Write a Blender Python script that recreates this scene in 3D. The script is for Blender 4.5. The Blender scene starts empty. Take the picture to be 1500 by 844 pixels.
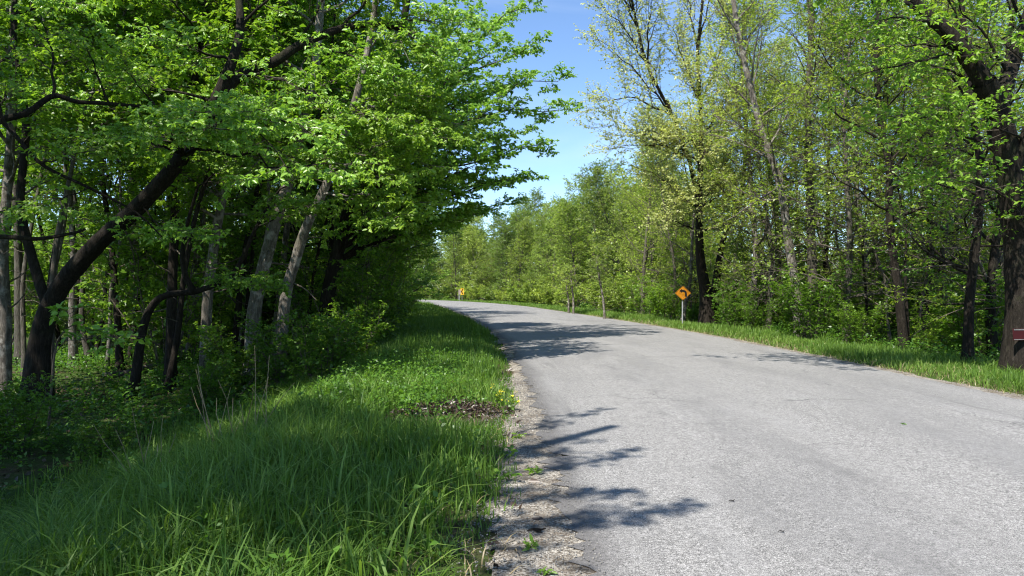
import bpy, math, time
import numpy as np
from math import radians

T_START = time.time()
C = bpy.context.scene.collection
scene = bpy.context.scene

# ------------------------------------------------------------------ camera
cam_d = bpy.data.cameras.new('camera')
cam_d.lens = 27.0
cam_d.sensor_width = 36.0
cam_d.clip_end = 3000.0
cam_d.clip_start = 0.05
cam = bpy.data.objects.new('camera', cam_d)
C.objects.link(cam)
cam.location = (0, 0, 1.6)
cam.rotation_euler = (radians(90), 0, 0)
scene.camera = cam

# ------------------------------------------------------------------ sun, sky, exposure
SUN_EL = radians(55)
SUN_H = np.array([-0.62, -0.785])          # horizontal direction towards the sun (behind left)
SUN_H = SUN_H / np.linalg.norm(SUN_H)
world = bpy.data.worlds.new('World')
scene.world = world
world.use_nodes = True
wn, wl = world.node_tree.nodes, world.node_tree.links
wn.clear()
w_out = wn.new('ShaderNodeOutputWorld')
w_bg = wn.new('ShaderNodeBackground')
sky = wn.new('ShaderNodeTexSky')
sky.sky_type = 'NISHITA'
sky.sun_disc = False
sky.sun_elevation = SUN_EL
sky.sun_rotation = math.atan2(SUN_H[0], SUN_H[1])
sky.altitude = 200
sky.air_density = 0.85
sky.dust_density = 0.0
sky.ozone_density = 5.0
w_bg.inputs['Strength'].default_value = 0.126
w_tc = wn.new('ShaderNodeTexCoord')
w_map = wn.new('ShaderNodeMapping'); w_map.inputs['Scale'].default_value = (1.6, 1.6, 7.0); w_map.inputs['Rotation'].default_value = (0.06, 0.1, 0.4)
w_ns = wn.new('ShaderNodeTexNoise'); w_ns.inputs['Scale'].default_value = 2.1; w_ns.inputs['Detail'].default_value = 5; w_ns.inputs['Distortion'].default_value = 0.5
w_mr = wn.new('ShaderNodeMapRange'); w_mr.inputs[1].default_value = 0.46; w_mr.inputs[2].default_value = 0.78; w_mr.inputs[3].default_value = 0.0; w_mr.inputs[4].default_value = 0.2
w_mx = wn.new('ShaderNodeMix'); w_mx.data_type = 'RGBA'; w_mx.inputs[7].default_value = (4.6, 5.2, 6.0, 1)
wl.new(w_tc.outputs['Generated'], w_map.inputs['Vector']); wl.new(w_map.outputs[0], w_ns.inputs['Vector']); wl.new(w_ns.outputs['Fac'], w_mr.inputs[0])
wl.new(w_mr.outputs[0], w_mx.inputs[0]); wl.new(sky.outputs[0], w_mx.inputs[6])
wl.new(w_mx.outputs[2], w_bg.inputs['Color'])
wl.new(w_bg.outputs[0], w_out.inputs['Surface'])

sun_d = bpy.data.lights.new('sun', 'SUN')
sun_d.energy = 5.0
sun_d.angle = radians(0.53)
sun_d.color = (1.0, 0.955, 0.88)
sun = bpy.data.objects.new('sun', sun_d)
C.objects.link(sun)
from mathutils import Vector
sdir = Vector((SUN_H[0] * math.cos(SUN_EL), SUN_H[1] * math.cos(SUN_EL), math.sin(SUN_EL)))
sun.rotation_euler = sdir.to_track_quat('Z', 'Y').to_euler()
sun.location = (-20, -20, 60)

scene.view_settings.view_transform = 'Standard'
scene.view_settings.look = 'None'
scene.view_settings.exposure = 0.95
scene.view_settings.gamma = 1.0
scene.view_settings.use_curve_mapping = False
cy = scene.cycles
cy.max_bounces = 6
cy.diffuse_bounces = 3
cy.glossy_bounces = 2
cy.transmission_bounces = 4
cy.use_adaptive_sampling = True
cy.adaptive_threshold = 0.012
cy.use_denoising = True
cy.denoising_prefilter = 'ACCURATE'
cy.pixel_filter_type = 'BLACKMAN_HARRIS'
cy.filter_width = 1.15
cy.sample_clamp_indirect = 4.0

# ------------------------------------------------------------------ small vector helpers
def nz(v):
    return v / np.maximum(np.linalg.norm(v, axis=-1, keepdims=True), 1e-9)

UP = np.array([0.0, 0.0, 1.0])
F = 1125.0

def at(px, py, Y):
    """point seen at photo pixel (px, py) at depth Y"""
    return np.array([(px - 750.0) * Y / F, Y, 1.6 - (py - 422.0) * Y / F])

def catmull(P, n):
    P = np.asarray(P, float)
    Q = np.vstack([2 * P[0] - P[1], P, 2 * P[-1] - P[-2]])
    m = len(P) - 1
    t = np.linspace(0, m, n)
    i = np.minimum(t.astype(int), m - 1)
    u = (t - i)[:, None]
    a, b, c, d = Q[i], Q[i + 1], Q[i + 2], Q[i + 3]
    return 0.5 * (2 * b + (c - a) * u + (2 * a - 5 * b + 4 * c - d) * u ** 2 + (3 * b - a - 3 * c + d) * u ** 3)

# ------------------------------------------------------------------ the line of the road
CENTRE = [(4.1, -60), (4.05, -20), (4.0, 0), (3.92, 8), (3.72, 16), (2.98, 28), (1.15, 43), (-0.9, 57), (-3.2, 71),
          (-8.4, 89), (-17.5, 107), (-33, 122), (-60, 136), (-110, 152)]
HALF = 3.55
ROADP = catmull(CENTRE, 900)
_t = nz(np.gradient(ROADP, axis=0))
ROADN = np.stack([_t[:, 1], -_t[:, 0]], 1)          # to the right
ROADS = np.concatenate([[0], np.cumsum(np.linalg.norm(np.diff(ROADP, axis=0), axis=1))])

def lateral(xy):
    """signed distance right of the road's centre line, for points (N,2)"""
    xy = np.asarray(xy, float).reshape(-1, 2)
    out = np.empty(len(xy))
    for k in range(0, len(xy), 20000):
        q = xy[k:k + 20000]
        d2 = (q[:, None, 0] - ROADP[None, ::3, 0]) ** 2 + (q[:, None, 1] - ROADP[None, ::3, 1]) ** 2
        j = d2.argmin(1) * 3
        dv = q - ROADP[j]
        out[k:k + 20000] = (dv * ROADN[j]).sum(1)
        far = np.sqrt(d2.min(1)) > np.abs(out[k:k + 20000]) * 1.05 + 1.0
        s = np.sign(out[k:k + 20000])
        out[k:k + 20000] = np.where(far, s * np.sqrt(d2.min(1)), out[k:k + 20000])
    return out

def sstep(a, b, x):
    t = np.clip((x - a) / (b - a), 0, 1)
    return t * t * (3 - 2 * t)

def wob(x, y):
    return (np.sin(x * 0.53 + 1.3 * np.sin(y * 0.31)) + np.sin(y * 0.47 + 2.1 + np.sin(x * 0.37)) +
            0.5 * np.sin(x * 1.31 + y * 0.9) + 0.4 * np.sin(y * 1.73 - x * 1.1)) / 2.9

def ground_h(xy):
    xy = np.asarray(xy, float).reshape(-1, 2)
    lat = lateral(xy)
    dl = -lat - HALF
    dr = lat - HALF
    n = wob(xy[:, 0], xy[:, 1])
    h = np.full(len(xy), -0.06)
    hl = -0.055 + 0.05 * sstep(0.3, 1.2, dl) * (1 + 0.5 * n) - 0.85 * sstep(2.3, 6.0, dl) + 0.12 * n * sstep(3, 8, dl)
    hr = -0.055 + 0.05 * sstep(0.2, 0.9, dr) * (1 + 0.4 * n) - 0.22 * sstep(1.4, 4.0, dr) + 0.10 * n * sstep(3, 8, dr)
    h = np.where(dl > 0, hl, np.where(dr > 0, hr, h))
    return h

def gz(x, y):
    return float(ground_h([(x, y)])[0])

# ------------------------------------------------------------------ materials
def new_mat(name):
    m = bpy.data.materials.new(name)
    m.use_nodes = True
    m.node_tree.nodes.clear()
    return m, m.node_tree.nodes, m.node_tree.links

def ramp(n, stops):
    r = n.new('ShaderNodeValToRGB')
    e = r.color_ramp.elements
    while len(e) < len(stops):
        e.new(0.5)
    for k, (p, c) in enumerate(stops):
        e[k].position = p
        e[k].color = (*c, 1.0)
    return r

def mixc(n, l, fac, a, b, kind='MIX'):
    m = n.new('ShaderNodeMix')
    m.data_type = 'RGBA'
    m.blend_type = kind
    for sock, v in ((m.inputs[0], fac), (m.inputs[6], a), (m.inputs[7], b)):
        if hasattr(v, 'is_output'):
            l.new(v, sock)
        elif isinstance(v, (int, float)):
            sock.default_value = v
        else:
            sock.default_value = (*v, 1.0)
    return m.outputs[2]

def noise(n, l, vec, scale, detail=4, rough=0.55, dist=0.0):
    t = n.new('ShaderNodeTexNoise')
    t.inputs['Scale'].default_value = scale
    t.inputs['Detail'].default_value = detail
    t.inputs['Roughness'].default_value = rough
    t.inputs['Distortion'].default_value = dist
    if vec is not None:
        l.new(vec, t.inputs['Vector'])
    return t.outputs['Fac']

def mapping(n, l, src, scale=(1, 1, 1), rot=(0, 0, 0)):
    m = n.new('ShaderNodeMapping')
    m.inputs['Scale'].default_value = scale
    m.inputs['Rotation'].default_value = rot
    l.new(src, m.inputs['Vector'])
    return m.outputs[0]

def maprange(n, l, v, a, b, c=0.0, d=1.0):
    m = n.new('ShaderNodeMapRange')
    l.new(v, m.inputs[0])
    for k, x in enumerate((a, b, c, d)):
        m.inputs[k + 1].default_value = x
    return m.outputs[0]

def finish(n, l, col, rough=0.8, spec=0.3, bump=None, bstr=0.3, bdist=0.02, metallic=0.0):
    o = n.new('ShaderNodeOutputMaterial')
    p = n.new('ShaderNodeBsdfPrincipled')
    if hasattr(col, 'is_output'):
        l.new(col, p.inputs['Base Color'])
    else:
        p.inputs['Base Color'].default_value = (*col, 1)
    if hasattr(rough, 'is_output'):
        l.new(rough, p.inputs['Roughness'])
    else:
        p.inputs['Roughness'].default_value = rough
    p.inputs['Specular IOR Level'].default_value = spec
    p.inputs['Metallic'].default_value = metallic
    if bump is not None:
        b = n.new('ShaderNodeBump')
        b.inputs['Strength'].default_value = bstr
        b.inputs['Distance'].default_value = bdist
        l.new(bump, b.inputs['Height'])
        l.new(b.outputs[0], p.inputs['Normal'])
    l.new(p.outputs[0], o.inputs['Surface'])
    return p, o

def leaf_mat(name, dark, mid, light, trans=0.48, tcol=(1.3, 1.3, 0.55), rough=0.40, spec=0.5, vary=0.25):
    m, n, l = new_mat(name)
    a = n.new('ShaderNodeAttribute')
    a.attribute_name = 'tint'
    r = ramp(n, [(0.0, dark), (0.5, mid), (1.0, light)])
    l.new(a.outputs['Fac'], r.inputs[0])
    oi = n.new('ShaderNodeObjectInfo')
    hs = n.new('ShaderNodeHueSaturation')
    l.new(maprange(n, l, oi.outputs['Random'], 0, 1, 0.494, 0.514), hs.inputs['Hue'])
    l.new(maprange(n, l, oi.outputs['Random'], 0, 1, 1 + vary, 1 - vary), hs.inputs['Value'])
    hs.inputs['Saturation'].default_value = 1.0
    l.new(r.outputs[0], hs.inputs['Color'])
    p, o = finish(n, l, hs.outputs[0], rough, spec)
    t = n.new('ShaderNodeBsdfTranslucent')
    tc = mixc(n, l, 1.0, hs.outputs[0], tcol, 'MULTIPLY')
    l.new(tc, t.inputs['Color'])
    mx = n.new('ShaderNodeMixShader')
    mx.inputs[0].default_value = trans
    l.new(p.outputs[0], mx.inputs[1])
    l.new(t.outputs[0], mx.inputs[2])
    l.new(mx.outputs[0], o.inputs['Surface'])
    return m

def bark_mat(name, dark, mid, light, patch=None, pfac=0.5):
    m, n, l = new_mat(name)
    tc = n.new('ShaderNodeTexCoord')
    v = mapping(n, l, tc.outputs['Object'], (1, 1, 0.22))
    f = noise(n, l, v, 17, 8, 0.72, 0.9)
    r = ramp(n, [(0.32, dark), (0.52, mid), (0.72, light)])
    l.new(f, r.inputs[0])
    col = r.outputs[0]
    if patch is not None:
        pf = noise(n, l, tc.outputs['Object'], 5.0, 5, 0.6)
        k = maprange(n, l, pf, 0.5, 0.62)
        mm = n.new('ShaderNodeMath'); mm.operation = 'MULTIPLY'
        l.new(k, mm.inputs[0]); mm.inputs[1].default_value = pfac
        col = mixc(n, l, mm.outputs[0], col, patch)
    moss = noise(n, l, tc.outputs['Object'], 1.6, 5, 0.7)
    col = mixc(n, l, maprange(n, l, moss, 0.55, 0.72, 0.0, 0.55), col, (0.045, 0.055, 0.022))
    finish(n, l, col, 0.9, 0.15, f, 1.0, 0.07)
    return m

M = {}
M['leaf_edge'] = leaf_mat('leaf_edge', (0.085, 0.175, 0.015), (0.175, 0.32, 0.03), (0.33, 0.48, 0.075))
M['leaf_bright'] = leaf_mat('leaf_bright', (0.13, 0.25, 0.024), (0.23, 0.39, 0.042), (0.38, 0.54, 0.095), trans=0.42, rough=0.36, spec=0.5, vary=0.0)
M['leaf_over'] = leaf_mat('leaf_over', (0.11, 0.21, 0.020), (0.21, 0.36, 0.036), (0.36, 0.51, 0.085), trans=0.5, vary=0.0)
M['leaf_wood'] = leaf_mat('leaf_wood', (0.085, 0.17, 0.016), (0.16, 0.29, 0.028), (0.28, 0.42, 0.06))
M['leaf_right'] = leaf_mat('leaf_right', (0.13, 0.2, 0.025), (0.26, 0.36, 0.045), (0.4, 0.5, 0.09))
M['leaf_poplar'] = leaf_mat('leaf_poplar', (0.34, 0.39, 0.13), (0.5, 0.53, 0.2), (0.66, 0.65, 0.36), trans=0.5, vary=0.0)
M['leaf_far'] = leaf_mat('leaf_far', (0.14, 0.21, 0.04), (0.27, 0.36, 0.062), (0.42, 0.49, 0.13), vary=0.3)
M['leaf_far_green'] = leaf_mat('leaf_far_green', (0.12, 0.2, 0.035), (0.23, 0.33, 0.055), (0.37, 0.46, 0.1), vary=0.25)
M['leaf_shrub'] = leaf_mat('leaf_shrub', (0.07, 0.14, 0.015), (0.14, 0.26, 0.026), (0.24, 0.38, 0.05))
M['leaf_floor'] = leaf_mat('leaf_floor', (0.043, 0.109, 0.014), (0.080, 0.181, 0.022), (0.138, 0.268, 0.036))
M['grass'] = leaf_mat('grass', (0.038, 0.092, 0.012), (0.115, 0.205, 0.03), (0.28, 0.38, 0.085), trans=0.40, rough=0.48, spec=0.28, vary=0.0)
M['straw'] = leaf_mat('straw', (0.22, 0.16, 0.08), (0.32, 0.24, 0.13), (0.42, 0.34, 0.20), trans=0.2, tcol=(1, 1, 1), vary=0.0)
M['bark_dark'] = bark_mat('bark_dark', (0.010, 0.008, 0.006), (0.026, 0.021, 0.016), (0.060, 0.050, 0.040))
M['bark_grey'] = bark_mat('bark_grey', (0.045, 0.038, 0.030), (0.11, 0.095, 0.078), (0.20, 0.18, 0.15), (0.10, 0.12, 0.06), 0.35)
M['bark_pale'] = bark_mat('bark_pale', (0.05, 0.042, 0.034), (0.16, 0.14, 0.115), (0.30, 0.27, 0.235), (0.40, 0.375, 0.33), 0.7)
M['twig'] = bark_mat('twig', (0.07, 0.058, 0.046), (0.15, 0.125, 0.10), (0.26, 0.225, 0.185))

# road surface: UV = metres along / across
def road_mat():
    m, n, l = new_mat('road_asphalt')
    uv = n.new('ShaderNodeUVMap'); uv.uv_map = 'UVMap'
    tc = n.new('ShaderNodeTexCoord')
    obj = tc.outputs['Object']
    agg = n.new('ShaderNodeTexVoronoi'); agg.inputs['Scale'].default_value = 75
    l.new(obj, agg.inputs['Vector'])
    speck = noise(n, l, obj, 150, 2, 0.8)
    speck2 = noise(n, l, obj, 60, 4, 0.9)
    speck3 = noise(n, l, obj, 21, 4, 0.8)
    base = ramp(n, [(0.25, (0.05, 0.049, 0.047)), (0.5, (0.285, 0.276, 0.264)), (0.80, (0.60, 0.585, 0.56))])
    sp = n.new('ShaderNodeMath'); sp.operation = 'ADD'
    l.new(maprange(n, l, speck, 0, 1, -0.45, 0.80), sp.inputs[0])
    l.new(maprange(n, l, speck2, 0, 1, -0.25, 0.75), sp.inputs[1])
    sp3 = n.new('ShaderNodeMath'); sp3.operation = 'ADD'
    l.new(sp.outputs[0], sp3.inputs[0]); l.new(maprange(n, l, speck3, 0.25, 0.75, -0.11, 0.11), sp3.inputs[1])
    l.new(sp3.outputs[0], base.inputs[0])
    col = base.outputs[0]
    # broad worn patches, stretched along the road
    st = mapping(n, l, uv.outputs[0], (0.16, 0.75, 1))
    f1 = noise(n, l, st, 1.0, 6, 0.62, 0.5)
    col = mixc(n, l, maprange(n, l, f1, 0.46, 0.68, 0.0, 0.5), col, (0.145, 0.142, 0.140))
    st2 = mapping(n, l, uv.outputs[0], (0.38, 1.9, 1))
    f2 = noise(n, l, st2, 1.0, 5, 0.7, 0.8)
    col = mixc(n, l, maprange(n, l, f2, 0.57, 0.72, 0.0, 0.65), col, (0.115, 0.112, 0.11))
    f3 = noise(n, l, st, 2.3, 5, 0.6)
    col = mixc(n, l, maprange(n, l, f3, 0.52, 0.75, 0.0, 0.16), col, (0.37, 0.365, 0.36))
    f5 = noise(n, l, mapping(n, l, uv.outputs[0], (0.55, 0.9, 1)), 1.0, 8, 0.75, 0.3)
    col = mixc(n, l, maprange(n, l, f5, 0.52, 0.66, 0.0, 0.22), col, (0.125, 0.122, 0.12))
    # dark oily spots
    f4 = noise(n, l, obj, 1.35, 3, 0.5)
    col = mixc(n, l, maprange(n, l, f4, 0.68, 0.80, 0.0, 0.5), col, (0.07, 0.07, 0.074))
    # fine cracks along the lanes
    wv = n.new('ShaderNodeTexVoronoi'); wv.feature = 'DISTANCE_TO_EDGE'; wv.inputs['Scale'].default_value = 0.34
    dist = n.new('ShaderNodeVectorMath'); dist.operation = 'ADD'
    nz_ = n.new('ShaderNodeTexNoise'); nz_.inputs['Scale'].default_value = 1.2; nz_.inputs['Detail'].default_value = 5
    l.new(obj, nz_.inputs['Vector'])
    l.new(obj, dist.inputs[0]); l.new(nz_.outputs['Color'], dist.inputs[1])
    l.new(dist.outputs[0], wv.inputs['Vector'])
    crack = maprange(n, l, wv.outputs['Distance'], 0.0, 0.006, 0.75, 0.0)
    brk = maprange(n, l, noise(n, l, obj, 0.5, 2), 0.5, 0.62, 0, 1)
    mm = n.new('ShaderNodeMath'); mm.operation = 'MULTIPLY'
    l.new(crack, mm.inputs[0]); l.new(brk, mm.inputs[1])
    col = mixc(n, l, mm.outputs[0], col, (0.05, 0.05, 0.05))
    # darker broken margin along the edges (v across from 0 at left edge)
    sx = n.new('ShaderNodeSeparateXYZ'); l.new(uv.outputs[0], sx.inputs[0])
    en = n.new('ShaderNodeMath'); en.operation = 'ADD'
    l.new(sx.outputs['Y'], en.inputs[0])
    l.new(maprange(n, l, noise(n, l, obj, 3.0, 5, 0.65), 0, 1, -0.22, 0.22), en.inputs[1])
    edge = maprange(n, l, en.outputs[0], 0.03, 0.34, 0.75, 0.0)
    col = mixc(n, l, edge, col, (0.085, 0.08, 0.078))
    bm = n.new('ShaderNodeMath'); bm.operation = 'ADD'
    l.new(agg.outputs['Distance'], bm.inputs[0]); l.new(speck, bm.inputs[1])
    finish(n, l, col, 0.85, 0.25, bm.outputs[0], 0.35, 0.006)
    return m

def gravel_mat():
    m, n, l = new_mat('shoulder_gravel')
    tc = n.new('ShaderNodeTexCoord'); obj = tc.outputs['Object']
    v = n.new('ShaderNodeTexVoronoi'); v.inputs['Scale'].default_value = 85
    l.new(obj, v.inputs['Vector'])
    sp = n.new('ShaderNodeSeparateColor'); l.new(v.outputs['Color'], sp.inputs[0])
    r = ramp(n, [(0.0, (0.075, 0.062, 0.047)), (0.45, (0.225, 0.20, 0.165)), (1.0, (0.48, 0.445, 0.385))])
    l.new(sp.outputs[0], r.inputs[0])
    d = noise(n, l, obj, 2.6, 6, 0.65)
    col = mixc(n, l, maprange(n, l, d, 0.44, 0.64, 0, 0.7), r.outputs[0], (0.085, 0.064, 0.045))
    finish(n, l, col, 0.95, 0.15, v.outputs['Distance'], 0.8, 0.012)
    return m

def ground_mat():
    m, n, l = new_mat('woodland_soil')
    tc = n.new('ShaderNodeTexCoord'); obj = tc.outputs['Object']
    a = noise(n, l, obj, 14, 6, 0.7)
    r = ramp(n, [(0.3, (0.030, 0.022, 0.014)), (0.5, (0.075, 0.055, 0.034)), (0.72, (0.15, 0.115, 0.07))])
    l.new(a, r.inputs[0])
    g = noise(n, l, obj, 0.55, 5, 0.65)
    g2 = noise(n, l, obj, 30, 4, 0.7)
    rg = ramp(n, [(0.3, (0.020, 0.045, 0.008)), (0.7, (0.060, 0.115, 0.018))])
    l.new(g2, rg.inputs[0])
    col = mixc(n, l, maprange(n, l, g, 0.36, 0.52, 0, 0.9), r.outputs[0], rg.outputs[0])
    finish(n, l, col, 0.95, 0.1, a, 0.8, 0.05)
    return m

def plain(name, col, rough=0.6, spec=0.3, metallic=0.0, nscale=8, namt=0.25, bstr=0.0):
    m, n, l = new_mat(name)
    tc = n.new('ShaderNodeTexCoord')
    f = noise(n, l, tc.outputs['Object'], nscale, 5, 0.65)
    c2 = tuple(x * (1 - namt) for x in col)
    c = mixc(n, l, maprange(n, l, f, 0.35, 0.7), c2, col)
    finish(n, l, c, rough, spec, f if bstr else None, bstr, 0.01, metallic)
    return m

M['road'] = road_mat()
M['gravel'] = gravel_mat()
M['ground'] = ground_mat()
M['sign_yellow'] = plain('sign_yellow', (0.66, 0.25, 0.010), 0.4, 0.5, nscale=5, namt=0.5)  # strong blotches in the yellow imitate mottled shade and reflection
M['sign_yellow2'] = plain('sign_yellow_new', (0.85, 0.48, 0.03), 0.45, 0.4, nscale=3, namt=0.15)
M['sign_black'] = plain('sign_black', (0.012, 0.012, 0.013), 0.5)
M['galv'] = plain('galvanised_steel', (0.42, 0.43, 0.44), 0.5, 0.4, 0.35, 14, 0.3)
M['sign_pale'] = plain('sign_pale', (0.62, 0.50, 0.44), 0.6, 0.3, nscale=6, namt=0.2)
M['sign_red'] = plain('sign_red', (0.055, 0.005, 0.006), 0.7)  # notice red, darkened in its colour to stand for shade on the board
M['sign_white'] = plain('sign_white', (0.26, 0.25, 0.24), 0.7, namt=0.5)  # white strips, greyed in their colour for the same shade
M['dead_leaf'] = leaf_mat('dead_leaf', (0.022, 0.013, 0.009), (0.048, 0.029, 0.020), (0.10, 0.065, 0.045), trans=0.1, tcol=(1, 0.8, 0.6), vary=0.0)
M['petal'] = plain('yellow_petal', (0.80, 0.62, 0.03), 0.6, namt=0.1)
M['debris'] = plain('dark_debris', (0.018, 0.016, 0.015), 0.9, bstr=0.5)
M['pebble'] = plain('pebble_stone', (0.30, 0.285, 0.26), 0.9, nscale=9, namt=0.65)

# ------------------------------------------------------------------ mesh building
def build(name, parts, mats, parent=None, smooth=True, loc=None, tint=None):
    """parts: list of (verts (N,3), faces (M,k) int, material index, tint (M,) or None)"""
    vs, li, ls, mi, tn = [], [], [], [], []
    off = 0; lo = 0
    for p in parts:
        v, f, k = p[0], p[1], p[2]
        t = p[3] if len(p) > 3 else None
        if len(f) == 0:
            continue
        vs.append(v); li.append((f + off).ravel())
        m_, q_ = f.shape
        ls.append(lo + np.arange(m_) * q_)
        mi.append(np.full(m_, k, np.int32))
        tn.append(np.zeros(m_, np.float32) if t is None else np.asarray(t, np.float32))
        off += len(v); lo += m_ * q_
    me = bpy.data.meshes.new(name)
    V = np.concatenate(vs).astype(np.float32)
    L = np.concatenate(li).astype(np.int32)
    S = np.concatenate(ls).astype(np.int32)
    me.vertices.add(len(V)); me.vertices.foreach_set('co', V.ravel())
    me.loops.add(len(L)); me.loops.foreach_set('vertex_index', L)
    me.polygons.add(len(S)); me.polygons.foreach_set('loop_start', S)
    for m in mats:
        me.materials.append(m)
    me.polygons.foreach_set('material_index', np.concatenate(mi))
    if smooth:
        me.polygons.foreach_set('use_smooth', np.ones(len(S), bool))
    a = me.attributes.new('tint', 'FLOAT', 'FACE')
    a.data.foreach_set('value', np.concatenate(tn))
    me.update(calc_edges=True)
    return me

def link(name, me, parent=None, loc=(0, 0, 0)):
    o = bpy.data.objects.new(name, me)
    C.objects.link(o)
    o.location = loc
    if parent is not None:
        o.parent = parent
    return o

def tag(o, label=None, cat=None, group=None, kind=None):
    if label: o['label'] = label
    if cat: o['category'] = cat
    if group: o['group'] = group
    if kind: o['kind'] = kind
    return o

def empty(name, loc, rz=0.0, s=1.0):
    e = bpy.data.objects.new(name, None)
    C.objects.link(e)
    e.location = loc
    e.rotation_euler = (0, 0, rz)
    e.scale = (s, s, s) if np.isscalar(s) else s
    e.empty_display_size = 0.3
    return e

def tubes(P, R, S, rng=None, rough=0.0):
    """P (B,K,3) centre lines, R (B,K) radii"""
    B, K, _ = P.shape
    t = nz(np.gradient(P, axis=1))
    mean = nz(t.mean(1))
    ref = np.where(np.abs(mean[:, 2:3]) > 0.8, np.array([[1.0, 0.1, 0]]), np.array([[0.05, 0.1, 1.0]]))
    u = nz(np.cross(np.broadcast_to(ref[:, None, :], t.shape), t))
    v = np.cross(t, u)
    a = np.linspace(0, 2 * np.pi, S, endpoint=False)
    rr = R[:, :, None]
    if rng is not None and rough > 0:
        ph = rng.uniform(0, 6.28, (B, 1, 3))
        rr = rr * (1 + rough * (np.sin(2 * a + ph[..., :1]) * 0.6 + np.sin(3 * a + ph[..., 1:2]) * 0.5 + rng.normal(0, 0.35, (B, K, S))))
    else:
        rr = np.broadcast_to(rr, (B, K, S))
    V = P[:, :, None, :] + rr[..., None] * (np.cos(a)[None, None, :, None] * u[:, :, None, :] + np.sin(a)[None, None, :, None] * v[:, :, None, :])
    idx = np.arange(B * K * S).reshape(B, K, S)
    n = np.roll(idx, -1, axis=2)
    f = np.stack([idx[:, :-1], n[:, :-1], n[:, 1:], idx[:, 1:]], -1).reshape(-1, 4)
    return V.reshape(-1, 3), f

def spawn(rng, P, R, m, t0, t1, ang, Lf, flat=1.0, trop=0.0, wander=0.12, K=5, rr=0.5, rmin=0.004, taper=0.25, bias=None):
    """children for every branch in P (B,K,3): returns (B*m,K,3), (B*m,K), t of origin"""
    B, Kp, _ = P.shape
    t = (np.arange(m)[None, :] + rng.random((B, m))) / m * (t1 - t0) + t0
    x = t * (Kp - 1)
    i = np.clip(x.astype(int), 0, Kp - 2)
    u = (x - i)[..., None]
    bi = np.arange(B)[:, None]
    p = P[bi, i] * (1 - u) + P[bi, i + 1] * u
    tg = nz(P[bi, i + 1] - P[bi, i])
    r = R[bi, i] * (1 - u[..., 0]) + R[bi, i + 1] * u[..., 0]
    h = np.cross(tg, UP)
    hn = np.linalg.norm(h, axis=-1, keepdims=True)
    h = np.where(hn < 0.15, np.array([1.0, 0, 0]), h)
    h = nz(h - (h * tg).sum(-1, keepdims=True) * tg)
    v = np.cross(h, tg)
    phi = rng.uniform(0, 6.28, (B, 1)) + np.arange(m)[None, :] * 2.39996 + rng.normal(0, 0.35, (B, m))
    c = np.cos(phi); s = np.sin(phi) * flat
    if flat < 0.6:
        alt = np.where((np.arange(m)[None, :] + rng.integers(0, 2, (B, 1))) % 2 == 0, 1.0, -1.0)
        c = alt * (0.55 + 0.45 * np.abs(c))
    side = nz(c[..., None] * h + s[..., None] * v)
    if bias is not None:
        side = nz(side + np.asarray(bias))
        side = nz(side - 0.7 * (side * tg).sum(-1, keepdims=True) * tg)
    if len(ang) == 2:
        a = np.radians(rng.uniform(ang[0], ang[1], (B, m)))
    else:
        tt = (t - t0) / max(t1 - t0, 1e-6)
        a = np.radians(ang[0] + (ang[1] - ang[0]) * tt + rng.normal(0, ang[2], (B, m)))
    d = nz(tg * np.cos(a)[..., None] + side * np.sin(a)[..., None])
    L = Lf((t - t0) / max(t1 - t0, 1e-6), d) * rng.uniform(0.65, 1.2, (B, m))
    p = p.reshape(-1, 3); d = d.reshape(-1, 3); L = L.reshape(-1); r = r.reshape(-1)
    r0 = np.maximum(r * rr * rng.uniform(0.7, 1.1, len(r)), rmin)
    N = len(p)
    out = np.empty((N, K, 3)); out[:, 0] = p
    step = (L / (K - 1))[:, None]
    for k in range(1, K):
        d = nz(d + rng.normal(0, wander, (N, 3)) * np.array([1, 1, 0.8]) + np.array([0, 0, trop]))
        out[:, k] = out[:, k - 1] + d * step
    rad = r0[:, None] * np.linspace(1, taper, K)[None, :]
    return out, rad, t.reshape(-1)

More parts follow.
